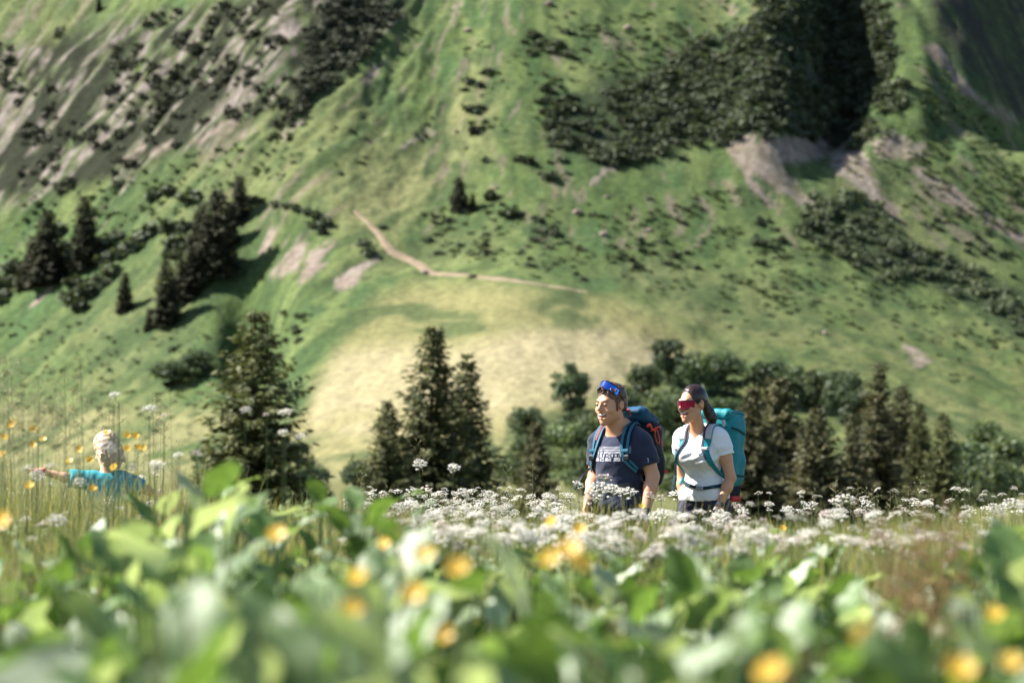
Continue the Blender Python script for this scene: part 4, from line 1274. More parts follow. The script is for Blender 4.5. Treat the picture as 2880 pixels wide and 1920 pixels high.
# ------------------------------------------------------------------ blue backpack
bp = empty('backpack'); bp.location = mroot.location; bp.rotation_euler = mroot.rotation_euler
tag(bp, 'dark blue hiking backpack with orange cords on the back of the man', 'backpack')
b = SDF(); b.box((.005, .220, 1.315), (.150, .105, .205), .08, .03, 'u', rotx(R(-8)))
b.ell((.02, .27, 1.22), (.150, .085, .15), .05)
b.box((.02, .235, 1.16), (.14, .08, .09), .06, .04)
pk = b
obj('pack_body', b.mesh('pack_body', .009, PDARK, lambda G: jitter(G, 6, 16, .008)), bp)
l_ = SDF(); l_.box((-.005, .215, 1.525), (.130, .120, .050), .048, .03, 'u', rotx(R(-26))); l_.ell((-.01, .15, 1.555), (.11, .06, .035), .04)
obj('lid', l_.mesh('lid', .008, PBLUE, lambda G: jitter(G, 8, 22, .007)), bp)
p_ = SDF(); p_.box((.02, .30, 1.33), (.115, .055, .17), .05, .03, 'u', rotx(R(-6)))
obj('front_pocket', p_.mesh('front_pocket', .009, PBLUE, lambda G: jitter(G, 9, 18, .006)), bp)
z_ = SDF(); z_.cap((-.07, .09, 1.572), .022, (.09, .10, 1.575), .022, .02); obj('lid_roll', z_.mesh('lid_roll', .006, PBLUE), bp)
obj('haul_loop', rope_mesh('haul_loop', [(-.03, .09, 1.55), (-.03, .07, 1.585), (.03, .07, 1.585), (.03, .09, 1.55)], .005, ORANGE, 16), bp)
base = np.array((.158, .19, 1.425))
obj('cord_loop', rope_mesh('cord_loop', [base + (0, .01, .03), base + (.012, -.02, .0), base + (.018, -.01, -.05), base + (.016, .025, -.06), base + (.012, .03, -.02), base + (0, .02, .03)], .0038, ORANGE, 30), bp)
obj('cord', rope_mesh('cord', [base + (-.015, -.03, .02), base + (0, .03, .045), base + (-.005, .07, .04), base + (-.02, .10, -.02), base + (-.02, .125, -.08)], .0055, ORANGE, 24), bp)
obj('cord', rope_mesh('cord', [base + (.0, -.10, .05), base + (.005, -.07, .06), base + (.0, -.04, .03), base + (.005, -.01, .025)], .0085, ORANGE, 20), bp)
obj('pull_tab', rope_mesh('pull_tab', [(.15, .27, 1.17), (.175, .29, 1.175), (.19, .30, 1.18)], .009, ORANGE, 8), bp)
bodysd = lambda P: np.minimum(shirt_m(P), pk(P))
for g, nm in ((1, 'shoulder_strap'), (-1, 'shoulder_strap')):
    pts = [(g * .085, .10, 1.475), (g * .098, .045, 1.49), (g * .103, -.03, 1.47), (g * .112, -.10, 1.40), (g * .122, -.13, 1.32), (g * .138, -.12, 1.25), (g * .168, -.05, 1.19), (g * .165, .06, 1.16)]
    s1 = obj(nm, strap_mesh(nm, pts, [.064, .064, .064, .062, .056, .044, .026, .02], .009, PDARK, shirt_m, .006, 44), bp)
    for o_ in (-.021, .021):
        pe = [(p[0] + o_ * (1 if k < 5 else .5), p[1], p[2] + (0 if k < 5 else o_ * .4)) for k, p in enumerate(pts[:7])]
        obj('edge_tape', strap_mesh('edge_tape', pe, [.02, .02, .018], .003, PSTRAP, shirt_m, .017, 40), s1)
    if g < 0: obj('red_stripe', strap_mesh('red_stripe', [(g * .100, -.02, 1.475), (g * .108, -.07, 1.43), (g * .114, -.11, 1.385)], .012, .003, RED, shirt_m, .019, 16), s1)
    q = SDF(); c_, _ = project_to(shirt_m, np.array([(g * .128, -.13, 1.315)]), .018); q.box(c_[0], (.030, .012, .011), .005)
    obj('buckle', q.mesh('buckle', .0035, PSTRAP), s1)
    q = SDF(); c_, _ = project_to(shirt_m, np.array([(g * .138, -.125, 1.268)]), .016); q.box(c_[0], (.024, .012, .018), .006)
    obj('ladder_lock', q.mesh('ladder_lock', .0035, BLACKP), s1)
belt_pts = [(.19, .06, 1.09), (.165, -.05, 1.085), (.08, -.125, 1.08), (0, -.14, 1.078), (-.08, -.125, 1.08), (-.165, -.05, 1.085), (-.19, .06, 1.09)]
hb = obj('hip_belt', strap_mesh('hip_belt', belt_pts, [.07, .05, .03, .025, .03, .05, .07], .006, BLACKP, shirt_m, .008, 50), bp)
q = SDF(); c_, _ = project_to(shirt_m, np.array([(.035, -.14, 1.08)]), .016); q.box(c_[0], (.022, .008, .014), .005); obj('belt_buckle', q.mesh('belt_buckle', .004, mat_plain('dark_buckle', (.08, .09, .11), .3)), hb)
obj('loose_strap', strap_mesh('loose_strap', [(-.19, -.06, 1.20), (-.21, -.12, 1.15), (-.215, -.17, 1.10), (-.21, -.22, 1.06)], .016, .003, BLACKP, None, 0, 14), bp)
# ------------------------------------------------------------------ woman in the white shirt
DW = FPX / PXM + .35
wroot, wgz = person_root(1970, 1083, 1.685, DW, R(-33))
tag(wroot, 'smiling woman in a white t-shirt and red sunglasses with a turquoise backpack', 'person')
HW = rotz(R(-15)) @ rotx(R(3)) @ roty(R(-2))
wc = np.array((.004, -.115, 1.555))
wb = SDF()
wb.cap((-.066, .05, .90), .094, (.066, .05, .90), .094, .05).ell((0, .035, 1.04), (.106, .084, .15), .06)
wb.ell((0, .0, 1.22), (.140, .105, .15), .06).cap((-.105, .005, 1.345), .050, (.105, .005, 1.345), .050, .05)
wb.cap((0, -.015, 1.35), .050, (0, -.085, 1.49), .046, .03)
WSL = (.150, .010, 1.330); WEL = (.212, .035, 1.065); WWL = (.170, -.045, .875)
WSR = (-.150, .005, 1.335); WER = (-.195, .090, 1.09); WWR = (-.165, .040, .885)
for S_, E_, W_ in ((WSL, WEL, WWL), (WSR, WER, WWR)):
    wb.chain([S_, tuple(np.array(S_) * .5 + np.array(E_) * .5), E_], [.047, .043, .034], .02)
    wb.chain([E_, tuple(np.array(E_) * .66 + np.array(W_) * .34), W_], [.034, .036, .024], .02)
hand(wb, WWL, (-.12, -.30, -1), (.95, -.1, 0), .90, -1)
hand(wb, WWR, (.02, -.35, -1), (-.95, -.1, 0), .90, 1)
WHL = (.086, .05, .86); WKL = (.095, .04, .46); WAL = (.10, .22, .13)
WHR = (-.086, .05, .86); WKR = (-.095, -.19, .52); WAR = (-.10, -.18, .105)
for h_, k_, a_ in ((WHL, WKL, WAL), (WHR, WKR, WAR)):
    wb.chain([h_, tuple(np.array(h_) * .5 + np.array(k_) * .5), k_], [.082, .070, .052], .03)
    wb.chain([k_, tuple(np.array(k_) * .68 + np.array(a_) * .32), a_], [.052, .054, .036], .03)
TW = head(wb, wc, HW, .98, True)
obj('body', wb.mesh('body', .006, SKIN_W), wroot)
face_parts(wroot, TW, HW, 1.0, True)
legs(wroot, None, (WKL, WKR), (WAL, WAR), 0, 0, SKIN_W, 0)
# hair: smooth, parted and drawn back into a ponytail
wh = SDF()
wh.ell(TW(0, .022, .042), np.array((.081, .101, .096)) * .98, .01, 'u', HW)
wh.ell(TW(0, .085, .005), np.array((.058, .040, .06)) * .98, .03, 'u', HW)
wh.ell(TW(0, -.114, .006), np.array((.072, .088, .102)) * .98, .014, 's', HW)
wh.plane(TW(0, .02, -.045), HW @ np.array((0, .55, -1)), .012)
for g in (-1, 1): wh.ell(TW(g * .084, .012, -.012), np.array((.022, .026, .036)) * .98, .008, 's', HW)
hobj = obj('hair', wh.mesh('hair', .0038, HAIR_W, lambda G: jitter(G, 5, 60, .0012)), wroot)
pt = SDF()
pt.chain([TW(0, .100, -.002), TW(0, .128, -.020), TW(.004, .150, -.060), TW(.01, .165, -.105), TW(.012, .168, -.150)], [.017, .025, .034, .036, .014], .02)
obj('ponytail', pt.mesh('ponytail', .004, HAIR_W, lambda G: jitter(G, 9, 40, .0015)), hobj)
tie = SDF(); tie.cap(TW(0, .104, -.004), .020, TW(0, .112, -.010), .020, .003); obj('hair_tie', tie.mesh('hair_tie', .004, BLACKP), hobj)
# t-shirt with v-neck
ws = SDF()
ws.ell((0, .036, 1.02), (.122, .102, .16), .06).ell((0, .005, 1.21), (.150, .118, .155), .05)
for g in (-1, 1): ws.ell((g * .066, -.088, 1.205), (.064, .052, .062), .045)
ws.cap((-.11, .005, 1.345), .064, (.11, .005, 1.345), .064, .04)
ws.cap((0, -.005, 1.36), .062, (0, -.018, 1.395), .058, .03)
ws.cap((-.062, .045, .95), .120, (.062, .045, .95), .120, .06)
ws.plane((0, 0, .915), (0, .12, -1)); ws.plane((0, -.05, 1.40), (0, -.50, 1))
ws.fn(neck_cut((0, -.030, 1.37), (0, -.35, 1), .060), .006, 's')
def vcut(P):
    return np.maximum(np.abs(P[..., 0]) - .85 * (P[..., 2] - 1.322), P[..., 1] + .035)
ws.fn(vcut, .006, 's')
sleeve(ws, WSL, WEL, .43, .060, .064); sleeve(ws, WSR, WER, .43, .060, .064)
def wfold(G):
    x_, y_, z_ = G[..., 0], G[..., 1], G[..., 2]
    w1 = np.sin((z_ - .55 * x_) * 95 + 5 * fbm(x_ * 8, z_ * 8, 4, 2)) * sstep(.45, .7, fbm(x_ * 7 + 3, z_ * 10, 14, 2)) * sstep(1.32, 1.2, z_)
    return (.0045 * w1 + folds(G, 12, .007)) * (.25 + .75 * sstep(.92, 1.0, z_))
shirt_w = ws
obj('t_shirt', ws.mesh('t_shirt', .006, WHITE, wfold), wroot)
# shorts
wo = SDF(); wo.cap((-.068, .05, .89), .108, (.068, .05, .89), .108, .05); wo.plane((0, 0, .945), (0, .1, 1))
for h_, k_ in ((WHL, WKL), (WHR, WKR)):
    h_, k_ = np.array(h_), np.array(k_); e = h_ + (k_ - h_) * .55
    q = SDF(); q.cap(h_, .104, e + (k_ - h_) * .15, .098, .03); q.plane(e, k_ - h_); q.plane(h_ + (0, 0, .07), (0, 0, 1))
    wo.fn(lambda P, q=q: q(P), .03, 'u'); wo.xb.append((e, .15)); wo.xb.append((h_, .15))
obj('shorts', wo.mesh('shorts', .008, SHORT_W, lambda G: folds(G, 18, .010)), wroot)
wrist_band('bracelet', WWR, WER, .028, .014, RED, wroot, .0)
wwt = wrist_band('wristwatch', WWL, WEL, .0285, .018, LGREY, wroot, .012)
q = SDF(); q.box(np.array(WWL) + (.027, -.010, .012), (.006, .016, .016), .005); obj('watch_face', q.mesh('watch_face', .003, BLACKP), wwt)
sunglasses('magenta shield sunglasses worn by the woman', wroot, TW, LENS_R, mat_plain('dark_frame', (.02, .008, .014), .3),   .072, .028, -.034, lambda a: -.122 + .072 * abs(a) ** 2.3, (TW(-.080, .012, .016), TW(.080, .012, .016)))
# turquoise backpack
wp = empty('backpack'); wp.location = wroot.location; wp.rotation_euler = wroot.rotation_euler
tag(wp, 'turquoise hiking backpack with lilac straps on the back of the woman', 'backpack')
TI = rotx(R(-5))
b = SDF(); b.box((.02, .235, 1.245), (.155, .115, .265), .085, .03, 'u', TI); b.ell((.02, .275, 1.15), (.145, .095, .15), .05); b.box((.02, .225, 1.43), (.135, .105, .085), .07, .04, 'u', TI)
wpk = b
obj('pack_body', b.mesh('pack_body', .009, TEAL, lambda G: jitter(G, 16, 15, .008)), wp)
l_ = SDF(); l_.box((.02, .225, 1.478), (.142, .118, .042), .04, .03, 'u', rotx(R(-8)))
obj('lid', l_.mesh('lid', .008, TEAL, lambda G: jitter(G, 18, 24, .008)), wp)
obj('zip_tape', strap_mesh('zip_tape', [(.165, .12, 1.50), (.165, .23, 1.515), (.155, .33, 1.49)], .02, .004, TEALL, l_, .003, 20), wp)
p_ = SDF(); p_.box((.02, .325, 1.24), (.11, .05, .17), .045, .03, 'u', TI); obj('front_pocket', p_.mesh('front_pocket', .009, TEALD, lambda G: jitter(G, 19, 18, .006)), wp)
q = SDF(); q.box((.02, .215, .99), (.13, .10, .07), .05, .03); obj('pack_base', q.mesh('pack_base', .009, SHORT_M), wp)
obj('rain_cover_pocket', (lambda s: s.mesh('rain_cover_pocket', .007, RED))(SDF().box((.08, .235, .925), (.07, .07, .022), .02)), wp)
obj('haul_loop', rope_mesh('haul_loop', [(.01, .095, 1.475), (.0, .08, 1.50), (.06, .085, 1.50), (.06, .10, 1.475)], .006, RED, 16), wp)
for zz, yy in ((1.36, .34), (1.31, .345), (1.10, .36)):
    obj('compression_clip', (lambda s: s.mesh('compression_clip', .004, TEALL))(SDF().box((.11, yy, zz), (.018, .012, .012), .005)), wp)
obj('compression_strap', strap_mesh('compression_strap', [(.16, .14, 1.40), (.175, .22, 1.38), (.15, .32, 1.345)], .014, .003, TEALD, wpk, .004, 20), wp)
obj('compression_strap', strap_mesh('compression_strap', [(.16, .14, 1.08), (.17, .24, 1.075), (.14, .34, 1.08)], .014, .003, TEALD, wpk, .004, 20), wp)
obj('side_logo', (lambda s: s.mesh('side_logo', .003, LGREY))(SDF().box((.158, .265, 1.13), (.003, .020, .012), .002).box((.162, .265, 1.13), (.006, .014, .007), .002, .002, 's')), wp)
obj('load_lifter_buckle', (lambda s: s.mesh('load_lifter_buckle', .004, LGREY))(SDF().box((.125, .095, 1.43), (.010, .010, .022), .005)), wp)
for g in (1, -1):
    pts = [(g * .078, .10, 1.415), (g * .088, .045, 1.425), (g * .094, -.03, 1.405), (g * .100, -.10, 1.33), (g * .112, -.13, 1.26), (g * .130, -.115, 1.19), (g * .150, -.04, 1.12), (g * .145, .06, 1.09)]
    s1 = obj('shoulder_strap', strap_mesh('shoulder_strap', pts, [.062, .062, .062, .06, .054, .042, .028, .02], .009, TEALL if g < 0 else TEAL, shirt_w, .005, 44), wp)
    obj('grey_padding', strap_mesh('grey_padding', [(p[0] + .004, p[1], p[2]) for p in pts[:4]], [.052, .052, .05], .004, LGREY, shirt_w, .014, 26), s1)
    obj('lilac_trim', strap_mesh('lilac_trim', [(p[0] - g * .026, p[1], p[2]) for p in pts[:6]], [.016, .017, .014], .004, LILAC, shirt_w, .013, 34), s1)
    c_, _ = project_to(shirt_w, np.array([(g * .108, -.13, 1.262)]), .016)
    obj('sternum_clip', (lambda s: s.mesh('sternum_clip', .0035, LGREY))(SDF().box(c_[0], (.024, .011, .011), .005)), s1)
obj('sternum_strap', strap_mesh('sternum_strap', [(.10, -.135, 1.262), (.075, -.16, 1.245), (.062, -.165, 1.225)], .012, .003, LGREY, shirt_w, .008, 12), wp)
bpts = [(.155, .09, 1.01), (.135, -.01, 1.0), (.07, -.08, .995), (0, -.095, 1.005), (-.07, -.08, 1.025), (-.125, -.01, 1.045), (-.14, .08, 1.06)]
hb = obj('hip_belt', strap_mesh('hip_belt', bpts, [.045, .026, .022, .02, .022, .03, .05], .004, TEALD, shirt_w, .007, 50), wp)
c_, _ = project_to(shirt_w, np.array([(.045, -.10, .995)]), .013)
obj('belt_buckle', (lambda s: s.mesh('belt_buckle', .0035, GREYP))(SDF().box(c_[0], (.026, .008, .014), .005)), hb)
obj('loose_strap', strap_mesh('loose_strap', [(-.15, -.06, 1.22), (-.165, -.05, 1.15), (-.17, -.04, 1.08)], .02, .003, TEALD, None, 0, 12), wp)
obj('strap_end', strap_mesh('strap_end', [(-.175, -.035, 1.09), (-.18, -.05, 1.04), (-.18, -.06, .985)], .024, .003, TEALD, None, 0, 10), wp)
obj('belt_fin', strap_mesh('belt_fin', [(-.145, .02, 1.05), (-.15, -.03, 1.045), (-.13, -.07, 1.04)], .045, .005, TEAL, shirt_w, .009, 12), wp)

# ------------------------------------------------------------------ child in the flowers
DC = 20.0
pc = at(300, 1207, DC)
croot = empty('person', (pc.x, DC, pc.z - 1.13), R(188))
tag(croot, 'blond child in a turquoise t-shirt with arms spread, half hidden in tall grass', 'person')
HC = rotz(R(20)) @ rotx(R(16)) @ roty(R(6))
cc_ = np.array((0, -.03, 1.005))
cb = SDF()
cb.cap((-.05, 0, .56), .078, (.05, 0, .56), .078, .04).ell((0, 0, .70), (.092, .075, .13), .05).cap((-.07, .005, .83), .048, (.07, .005, .83), .048, .04)
cb.cap((0, 0, .85), .036, (0, -.02, .95), .036, .02)
# the child faces away from the camera: local +x is on the left of the picture
CSL = (.105, .0, .835); CEL = (.245, .03, .85); CWL = (.372, .02, .885)
CSR = (-.105, .0, .825); CER = (-.235, .02, .775); CWR = (-.31, -.08, .74)
for S_, E_, W_ in ((CSL, CEL, CWL), (CSR, CER, CWR)):
    cb.chain([S_, E_, W_], [.036, .027, .018], .02)
hand(cb, CWL, (1, -.05, .22), (0, 0, 1), .62, -1)
hand(cb, CWR, (-.6, -.8, -.1), (0, 0, 1), .62, 1)
CHL = (.055, 0, .52); CKL = (.06, -.02, .30); CAL = (.06, .05, .09)
CHR = (-.055, 0, .52); CKR = (-.06, -.08, .30); CAR = (-.06, -.05, .09)
for h_, k_, a_ in ((CHL, CKL, CAL), (CHR, CKR, CAR)): cb.chain([h_, k_, a_], [.058, .040, .030], .03)
TC = head(cb, cc_, HC, .84, True, False)
obj('body', cb.mesh('body', .006, SKIN_C), croot)
ch = SDF()
ch.ell(TC(0, .022, .040), np.array((.086, .106, .100)) * .86, .01, 'u', HC)
ch.ell(TC(0, .060, -.050), np.array((.082, .062, .105)) * .88, .03, 'u', HC)
ch.ell(TC(0, -.115, -.02), np.array((.070, .085, .090)) * .86, .012, 's', HC)
for i in range(40):
    th = random.uniform(-1.5, 1.5); b0 = np.array((.078 * math.sin(th), .06 + .05 * math.cos(th), random.uniform(-.06, .02)))
    ch.cap(TC(*b0), .012, TC(*(b0 + np.array((random.uniform(-.01, .01) + .012 * math.sin(th), .012, -random.uniform(.03, .07))))), .003, .006)
obj('hair', ch.mesh('hair', .004, HAIR_C, lambda G: jitter(G, 13, 60, .004)), croot)
cs = SDF(); cs.ell((0, .0, .69), (.118, .100, .16), .05).cap((-.075, .005, .825), .062, (.075, .005, .825), .062, .04).cap((-.055, 0, .56), .100, (.055, 0, .56), .100, .05)
cs.plane((0, 0, .53), (0, 0, -1)); cs.fn(neck_cut((0, -.01, .865), (0, -.1, 1), .042), .006, 's')
sleeve(cs, CSL, CEL, .82, .054, .056); sleeve(cs, CSR, CER, .82, .054, .056)
obj('t_shirt', cs.mesh('t_shirt', .006, TURQ, lambda G: folds(G, 21, .004)), croot)
co = SDF(); co.cap((-.055, 0, .55), .092, (.055, 0, .55), .092, .05)
for h_, k_ in ((CHL, CKL), (CHR, CKR)): co.cap(h_, .074, np.array(h_) * .35 + np.array(k_) * .65, .068, .03)
obj('shorts', co.mesh('shorts', .008, SHORT_C), croot)
wrist_band('bracelet', CWL, CEL, .024, .018, RED, croot, .005)
for a_ in (CAL, CAR):
    q = SDF(); q.cap(np.array(a_) + (0, 0, .02), .036, np.array(a_) + (0, -.09, -.045), .03, .02); q.plane((0, 0, .015), (0, 0, -1)); obj('shoe', q.mesh('shoe', .007, RED), croot)
# ------------------------------------------------------------------ meadow plants
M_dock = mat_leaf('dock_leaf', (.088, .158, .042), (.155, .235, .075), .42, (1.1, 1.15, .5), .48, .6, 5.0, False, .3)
M_under = mat_leaf('undergrowth_leaf', (.050, .085, .024), (.090, .135, .040), .35, (1.1, 1.15, .5), .5, .4, 5.0, True, .0)
M_stem = mat_leaf('green_stem', (.10, .14, .04), (.16, .20, .07), .2, None, .5, .3, 8, False, .2)
M_grass = mat_leaf('grass_blades', (.190, .225, .095), (.320, .315, .160), .42, (1.2, 1.2, .5), .5, .35, 1.5, True, .0)
M_panicle = mat_leaf('grass_seed', (.24, .22, .12), (.36, .32, .19), .3, (1.1, 1.05, .8), .6, .2, 20, False, .2)
M_sorrel = mat_leaf('sorrel_seed', (.20, .105, .05), (.30, .19, .09), .3, (1.1, 1, .8), .6, .2, 20, False, .25)
M_umbel = mat_leaf('umbel_petals', (.70, .66, .57), (.80, .77, .70), .3, (1.0, .98, .95), .6, .2, 40, False, .08)
M_umbel_p = mat_leaf('pinkish_umbel_petals', (.66, .54, .49), (.76, .66, .60), .3, (1.0, .95, .92), .6, .2, 40, False, .08)
M_yel = mat_leaf('yellow_petals', (.74, .44, .05), (.82, .55, .08), .3, (1.1, 1.0, .7), .4, .4, 30, False, .1)
M_yelc = mat_plain('flower_centre', (.42, .22, .02), .7, .2)
def pale_leaves(m):  # random leaves go pale mint: sky sheen painted into base colour, plus pale undersides
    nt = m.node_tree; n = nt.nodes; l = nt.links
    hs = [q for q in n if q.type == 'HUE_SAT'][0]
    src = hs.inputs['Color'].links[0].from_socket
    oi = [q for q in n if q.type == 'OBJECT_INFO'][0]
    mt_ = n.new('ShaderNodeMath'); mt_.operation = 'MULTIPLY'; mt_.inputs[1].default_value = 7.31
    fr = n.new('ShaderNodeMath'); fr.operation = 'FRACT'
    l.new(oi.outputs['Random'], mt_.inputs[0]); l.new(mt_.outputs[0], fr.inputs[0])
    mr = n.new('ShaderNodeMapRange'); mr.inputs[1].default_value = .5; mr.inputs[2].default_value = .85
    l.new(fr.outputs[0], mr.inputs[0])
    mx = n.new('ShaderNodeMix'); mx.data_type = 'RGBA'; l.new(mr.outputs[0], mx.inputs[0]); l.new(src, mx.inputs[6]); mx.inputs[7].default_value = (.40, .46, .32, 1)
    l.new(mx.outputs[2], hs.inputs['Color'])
rv = np.random.default_rng(99)

def leaf_blade(seed, n=9, cordate=True):
    """broad leaf: length 1 along +x, arched, midrib fold, wavy edge; stalk end at origin"""
    rs = np.random.default_rng(seed)
    ts = np.linspace(0, 1, n)
    wv = rs.uniform(0, 6); fold = rs.uniform(.10, .30); arch = rs.uniform(.15, .55); roll = rs.uniform(-.12, .12)
    V = []
    for i, t in enumerate(ts):
        w = (math.sin(math.pi * min(1, t ** .72 * .97 + .03)) ** .75) * .36 * (1 + .08 * rs.normal()) + .012
        x = t - (.05 if t == 0 else 0); zc = -arch * t ** 1.8 + .12 * t
        for s in (-1, -.55, 0, .55, 1):
            z = zc + fold * abs(s) * w + roll * s * t + .045 * math.sin(wv + t * 11 + s * 2) * abs(s)
            back = -.10 * abs(s) ** 2 * (1 - t) if cordate else 0
            V.append((x + back, s * w, z))
    F = []
    for i in range(n - 1):
        for j in range(4):
            a = i * 5 + j; F.append((a, a + 1, a + 6, a + 5))
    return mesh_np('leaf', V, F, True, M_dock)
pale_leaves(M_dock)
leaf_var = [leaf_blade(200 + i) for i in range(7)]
def stalk_mesh(h, n=3, seed=0):
    rs = np.random.default_rng(seed); mb_ = MB()
    for k in range(n):
        a = rs.uniform(0, 6.28); l = rs.uniform(.02, .12)
        mb_.tube([(0, 0, 0), (l * .3 * math.cos(a), l * .3 * math.sin(a), .5), (l * math.cos(a), l * math.sin(a), .98)], [.006, .005, .003], 5)
    return mb_.mesh('stem', M_stem)
stalk_var = [stalk_mesh(1, 3, i) for i in range(4)]
# height of the leafy foreground as it shows in the photograph (row of the tops at each column), nearer plants reach lower
SKX = [-200, 0, 200, 330, 450, 600, 700, 850, 1000, 1120, 1300, 1500, 1700, 1900, 2080, 2250, 2450, 2650, 2800, 3080]
SKY = [1480, 1470, 1440, 1400, 1340, 1255, 1330, 1340, 1325, 1395, 1540, 1500, 1560, 1510, 1480, 1500, 1560, 1500, 1450, 1440]
def dock(pxc, D, py_top, size, label):
    p = at(pxc, py_top, D); g = zg(p.x, D)
    h = max(p.z - g, .3)
    e = empty('broad_leaved_plant', (p.x, D, g - .02), rv.uniform(0, 6.28))
    tag(e, label, 'plant', 'broad-leaved plants in the foreground')
    st_ = obj('stem', stalk_var[rv.integers(4)], e); st_.scale = (1, 1, h * .97)
    n = int(rv.integers(11, 16))
    for k in range(n):
        f = (k + .5) / n
        zz = h * (.38 + .60 * f) - .02
        az = k * 2.4 + rv.uniform(-.5, .5)
        s = size * rv.uniform(.7, 1.2) * (1.1 - .35 * f)
        pitch = -rv.uniform(.1, .6) - (.75 * f if k > n - 4 else 0) + rv.uniform(-.2, .5) * (1 - f)
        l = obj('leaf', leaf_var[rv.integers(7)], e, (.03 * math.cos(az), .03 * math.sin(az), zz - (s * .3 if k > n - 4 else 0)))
        l.scale = (s, s * rv.uniform(.8, 1.15), s)
        l.rotation_euler = (rv.uniform(-.4, .4), pitch, az)
def skyline(x): return float(np.interp(x, SKX, SKY))
nd = 0
for D, step in ((3.9, 230), (4.6, 200), (5.3, 180), (6.1, 160), (7.0, 145), (8.0, 140), (9.2, 140), (10.6, 145)):
    x = -120 + rv.uniform(0, step)
    while x < 3000:
        xx = x + rv.uniform(-.3, .3) * step
        far = (D - 3.9) / 6.7
        top = skyline(xx) + (1 - far) ** 1.1 * (float(np.interp(xx, [900, 1300, 3000], [310, 190, 200])) + 40 * math.sin(xx * .01)) + rv.uniform(-30, 60)
        right = sstep(1150, 1500, np.array(xx)) * sstep(2700, 2200, np.array(xx))
        if D > 8.5 and rv.random() < .5 * float(right): x += step; continue
        side = 'left' if xx < 960 else ('middle' if xx < 1920 else 'right')
        row = {3.9: 'at the very bottom', 4.6: 'in the second row from the bottom', 5.3: 'in the third row', 6.1: 'in the fourth row', 7.0: 'in the middle rows', 8.0: 'behind the middle rows', 9.2: 'near the white flowers', 10.6: 'touching the white flowers'}[D]
        dock(xx, D, top, rv.uniform(.10, .165) * (1.1 if xx < 1100 else 1.0), 'blurred broad-leaved plant %s' % row); nd += 1
        x += step * rv.uniform(.8, 1.2)
for D in (9.6, 10.6, 11.8, 13.2, 14.8):
    for i in range(26):
        xx = rv.uniform(1050, 2880); side = 'middle' if xx < 1920 else 'right'
        dock(xx, D, 1300 + .26 * FPX / D * rv.uniform(.8, 1.1) + 12, rv.uniform(.09, .14), 'small leafy plant among the %s white flowers' % {9.6: 'nearest', 10.6: 'near', 11.8: 'middle', 13.2: 'farther', 14.8: 'farthest'}[D])
# a few leaves that stand up above the rest
for a_, b_, D, s_ in ((592, 1245, 8.4, .17), (520, 1340, 7.8, .16), (345, 1400, 7.4, .15), (1010, 1315, 9.2, .15), (1130, 1355, 8.8, .13), (1520, 1500, 5.4, .21), (1930, 1500, 7.0, .16), (2830, 1455, 7.0, .17), (2090, 1510, 7.2, .16), (460, 1430, 6.8, .16)):
    dock(a_, D, b_, s_, 'tall broad-leaved plant at column %s of the foreground' % {592: 'the child side, its pointed leaf highest of all', 520: 'left, next to the highest pointed leaf', 345: 'left, below the child', 1010: 'left centre, under the spruce clump', 1130: 'the centre, before the white flowers', 1520: 'the centre, the large pale leaf near the yellow pair', 1930: 'right centre, below the woman', 2830: 'the right edge', 2090: 'right, below the turquoise backpack', 460: 'left, below the pointed leaf'}[a_] if False else
         {592: 'tall plant whose pointed leaf stands highest in the left foreground', 520: 'tall leafy plant just left of the highest pointed leaf', 345: 'leafy plant with a dark upright leaf below the child', 1010: 'leafy plant reaching up to the spruce clump at left centre', 1130: 'leafy plant at the left edge of the white flowers', 1520: 'plant with the largest pale leaf in the centre foreground', 1930: 'leafy plant below the woman in the foreground', 2830: 'leafy plant rising at the right edge of the foreground', 2090: 'leafy plant with a long pale leaf below the turquoise backpack', 460: 'leafy plant below the highest pointed leaf'}[a_])

# ---- grass: blades by the tens of thousands, one mass
def blades(n, yf, xw, hmin, hmax, wid, seed, lean=.35, tint=None):
    rs = np.random.default_rng(seed)
    y = yf(rs, n); x = rs.uniform(-1, 1, n) * xw(y)
    if seed == 7: x = -np.abs(rs.uniform(.085, .165, n)) * y
    z = H(x, y)
    h = rs.uniform(hmin, hmax, n) * (.75 + .5 * fbm(x * .7, y * .7, seed, 2))
    h = h * (1 + .14 * sstep(-.6, .0, x) * sstep(11, 13, y) * sstep(19, 17, y) - .12 * sstep(-.6, .0, x) * sstep(17.5, 19, y) * sstep(24, 22, y))
    az = rs.uniform(0, 6.28, n); ln = h * rs.uniform(.05, lean, n)
    d = np.stack([np.cos(az), np.sin(az), 0 * az], -1); s = np.stack([-np.sin(az), np.cos(az), 0 * az], -1)
    # face the width mostly across the view
    fa = rs.uniform(-.9, .9, n); s = np.stack([np.cos(fa), np.sin(fa), 0 * fa], -1)
    P = np.stack([x, y, z - .01], -1); w = (wid * rs.uniform(.6, 1.4, n))[:, None]
    up = np.array([0, 0, 1.])
    m1 = P + up * (h * .5)[:, None] + d * (ln * .25)[:, None]; t1 = P + up * (h * .98)[:, None] + d * ln[:, None]
    Q1 = np.stack([P - s * w * .5, P + s * w * .5, m1 + s * w * .42, m1 - s * w * .42], 1)
    Q2 = np.stack([m1 - s * w * .42, m1 + s * w * .42, t1 + s * w * .06, t1 - s * w * .06], 1)
    Q = np.concatenate([Q1, Q2])
    c = rs.uniform(.7, 1.25, n)[:, None] * np.ones(3)
    dry = (rs.random(n) < .22)[:, None]
    c = np.where(dry, c * np.array([1.55, 1.25, 1.15]), c)
    return Q, np.concatenate([c, c])
qs = []; cs_ = []
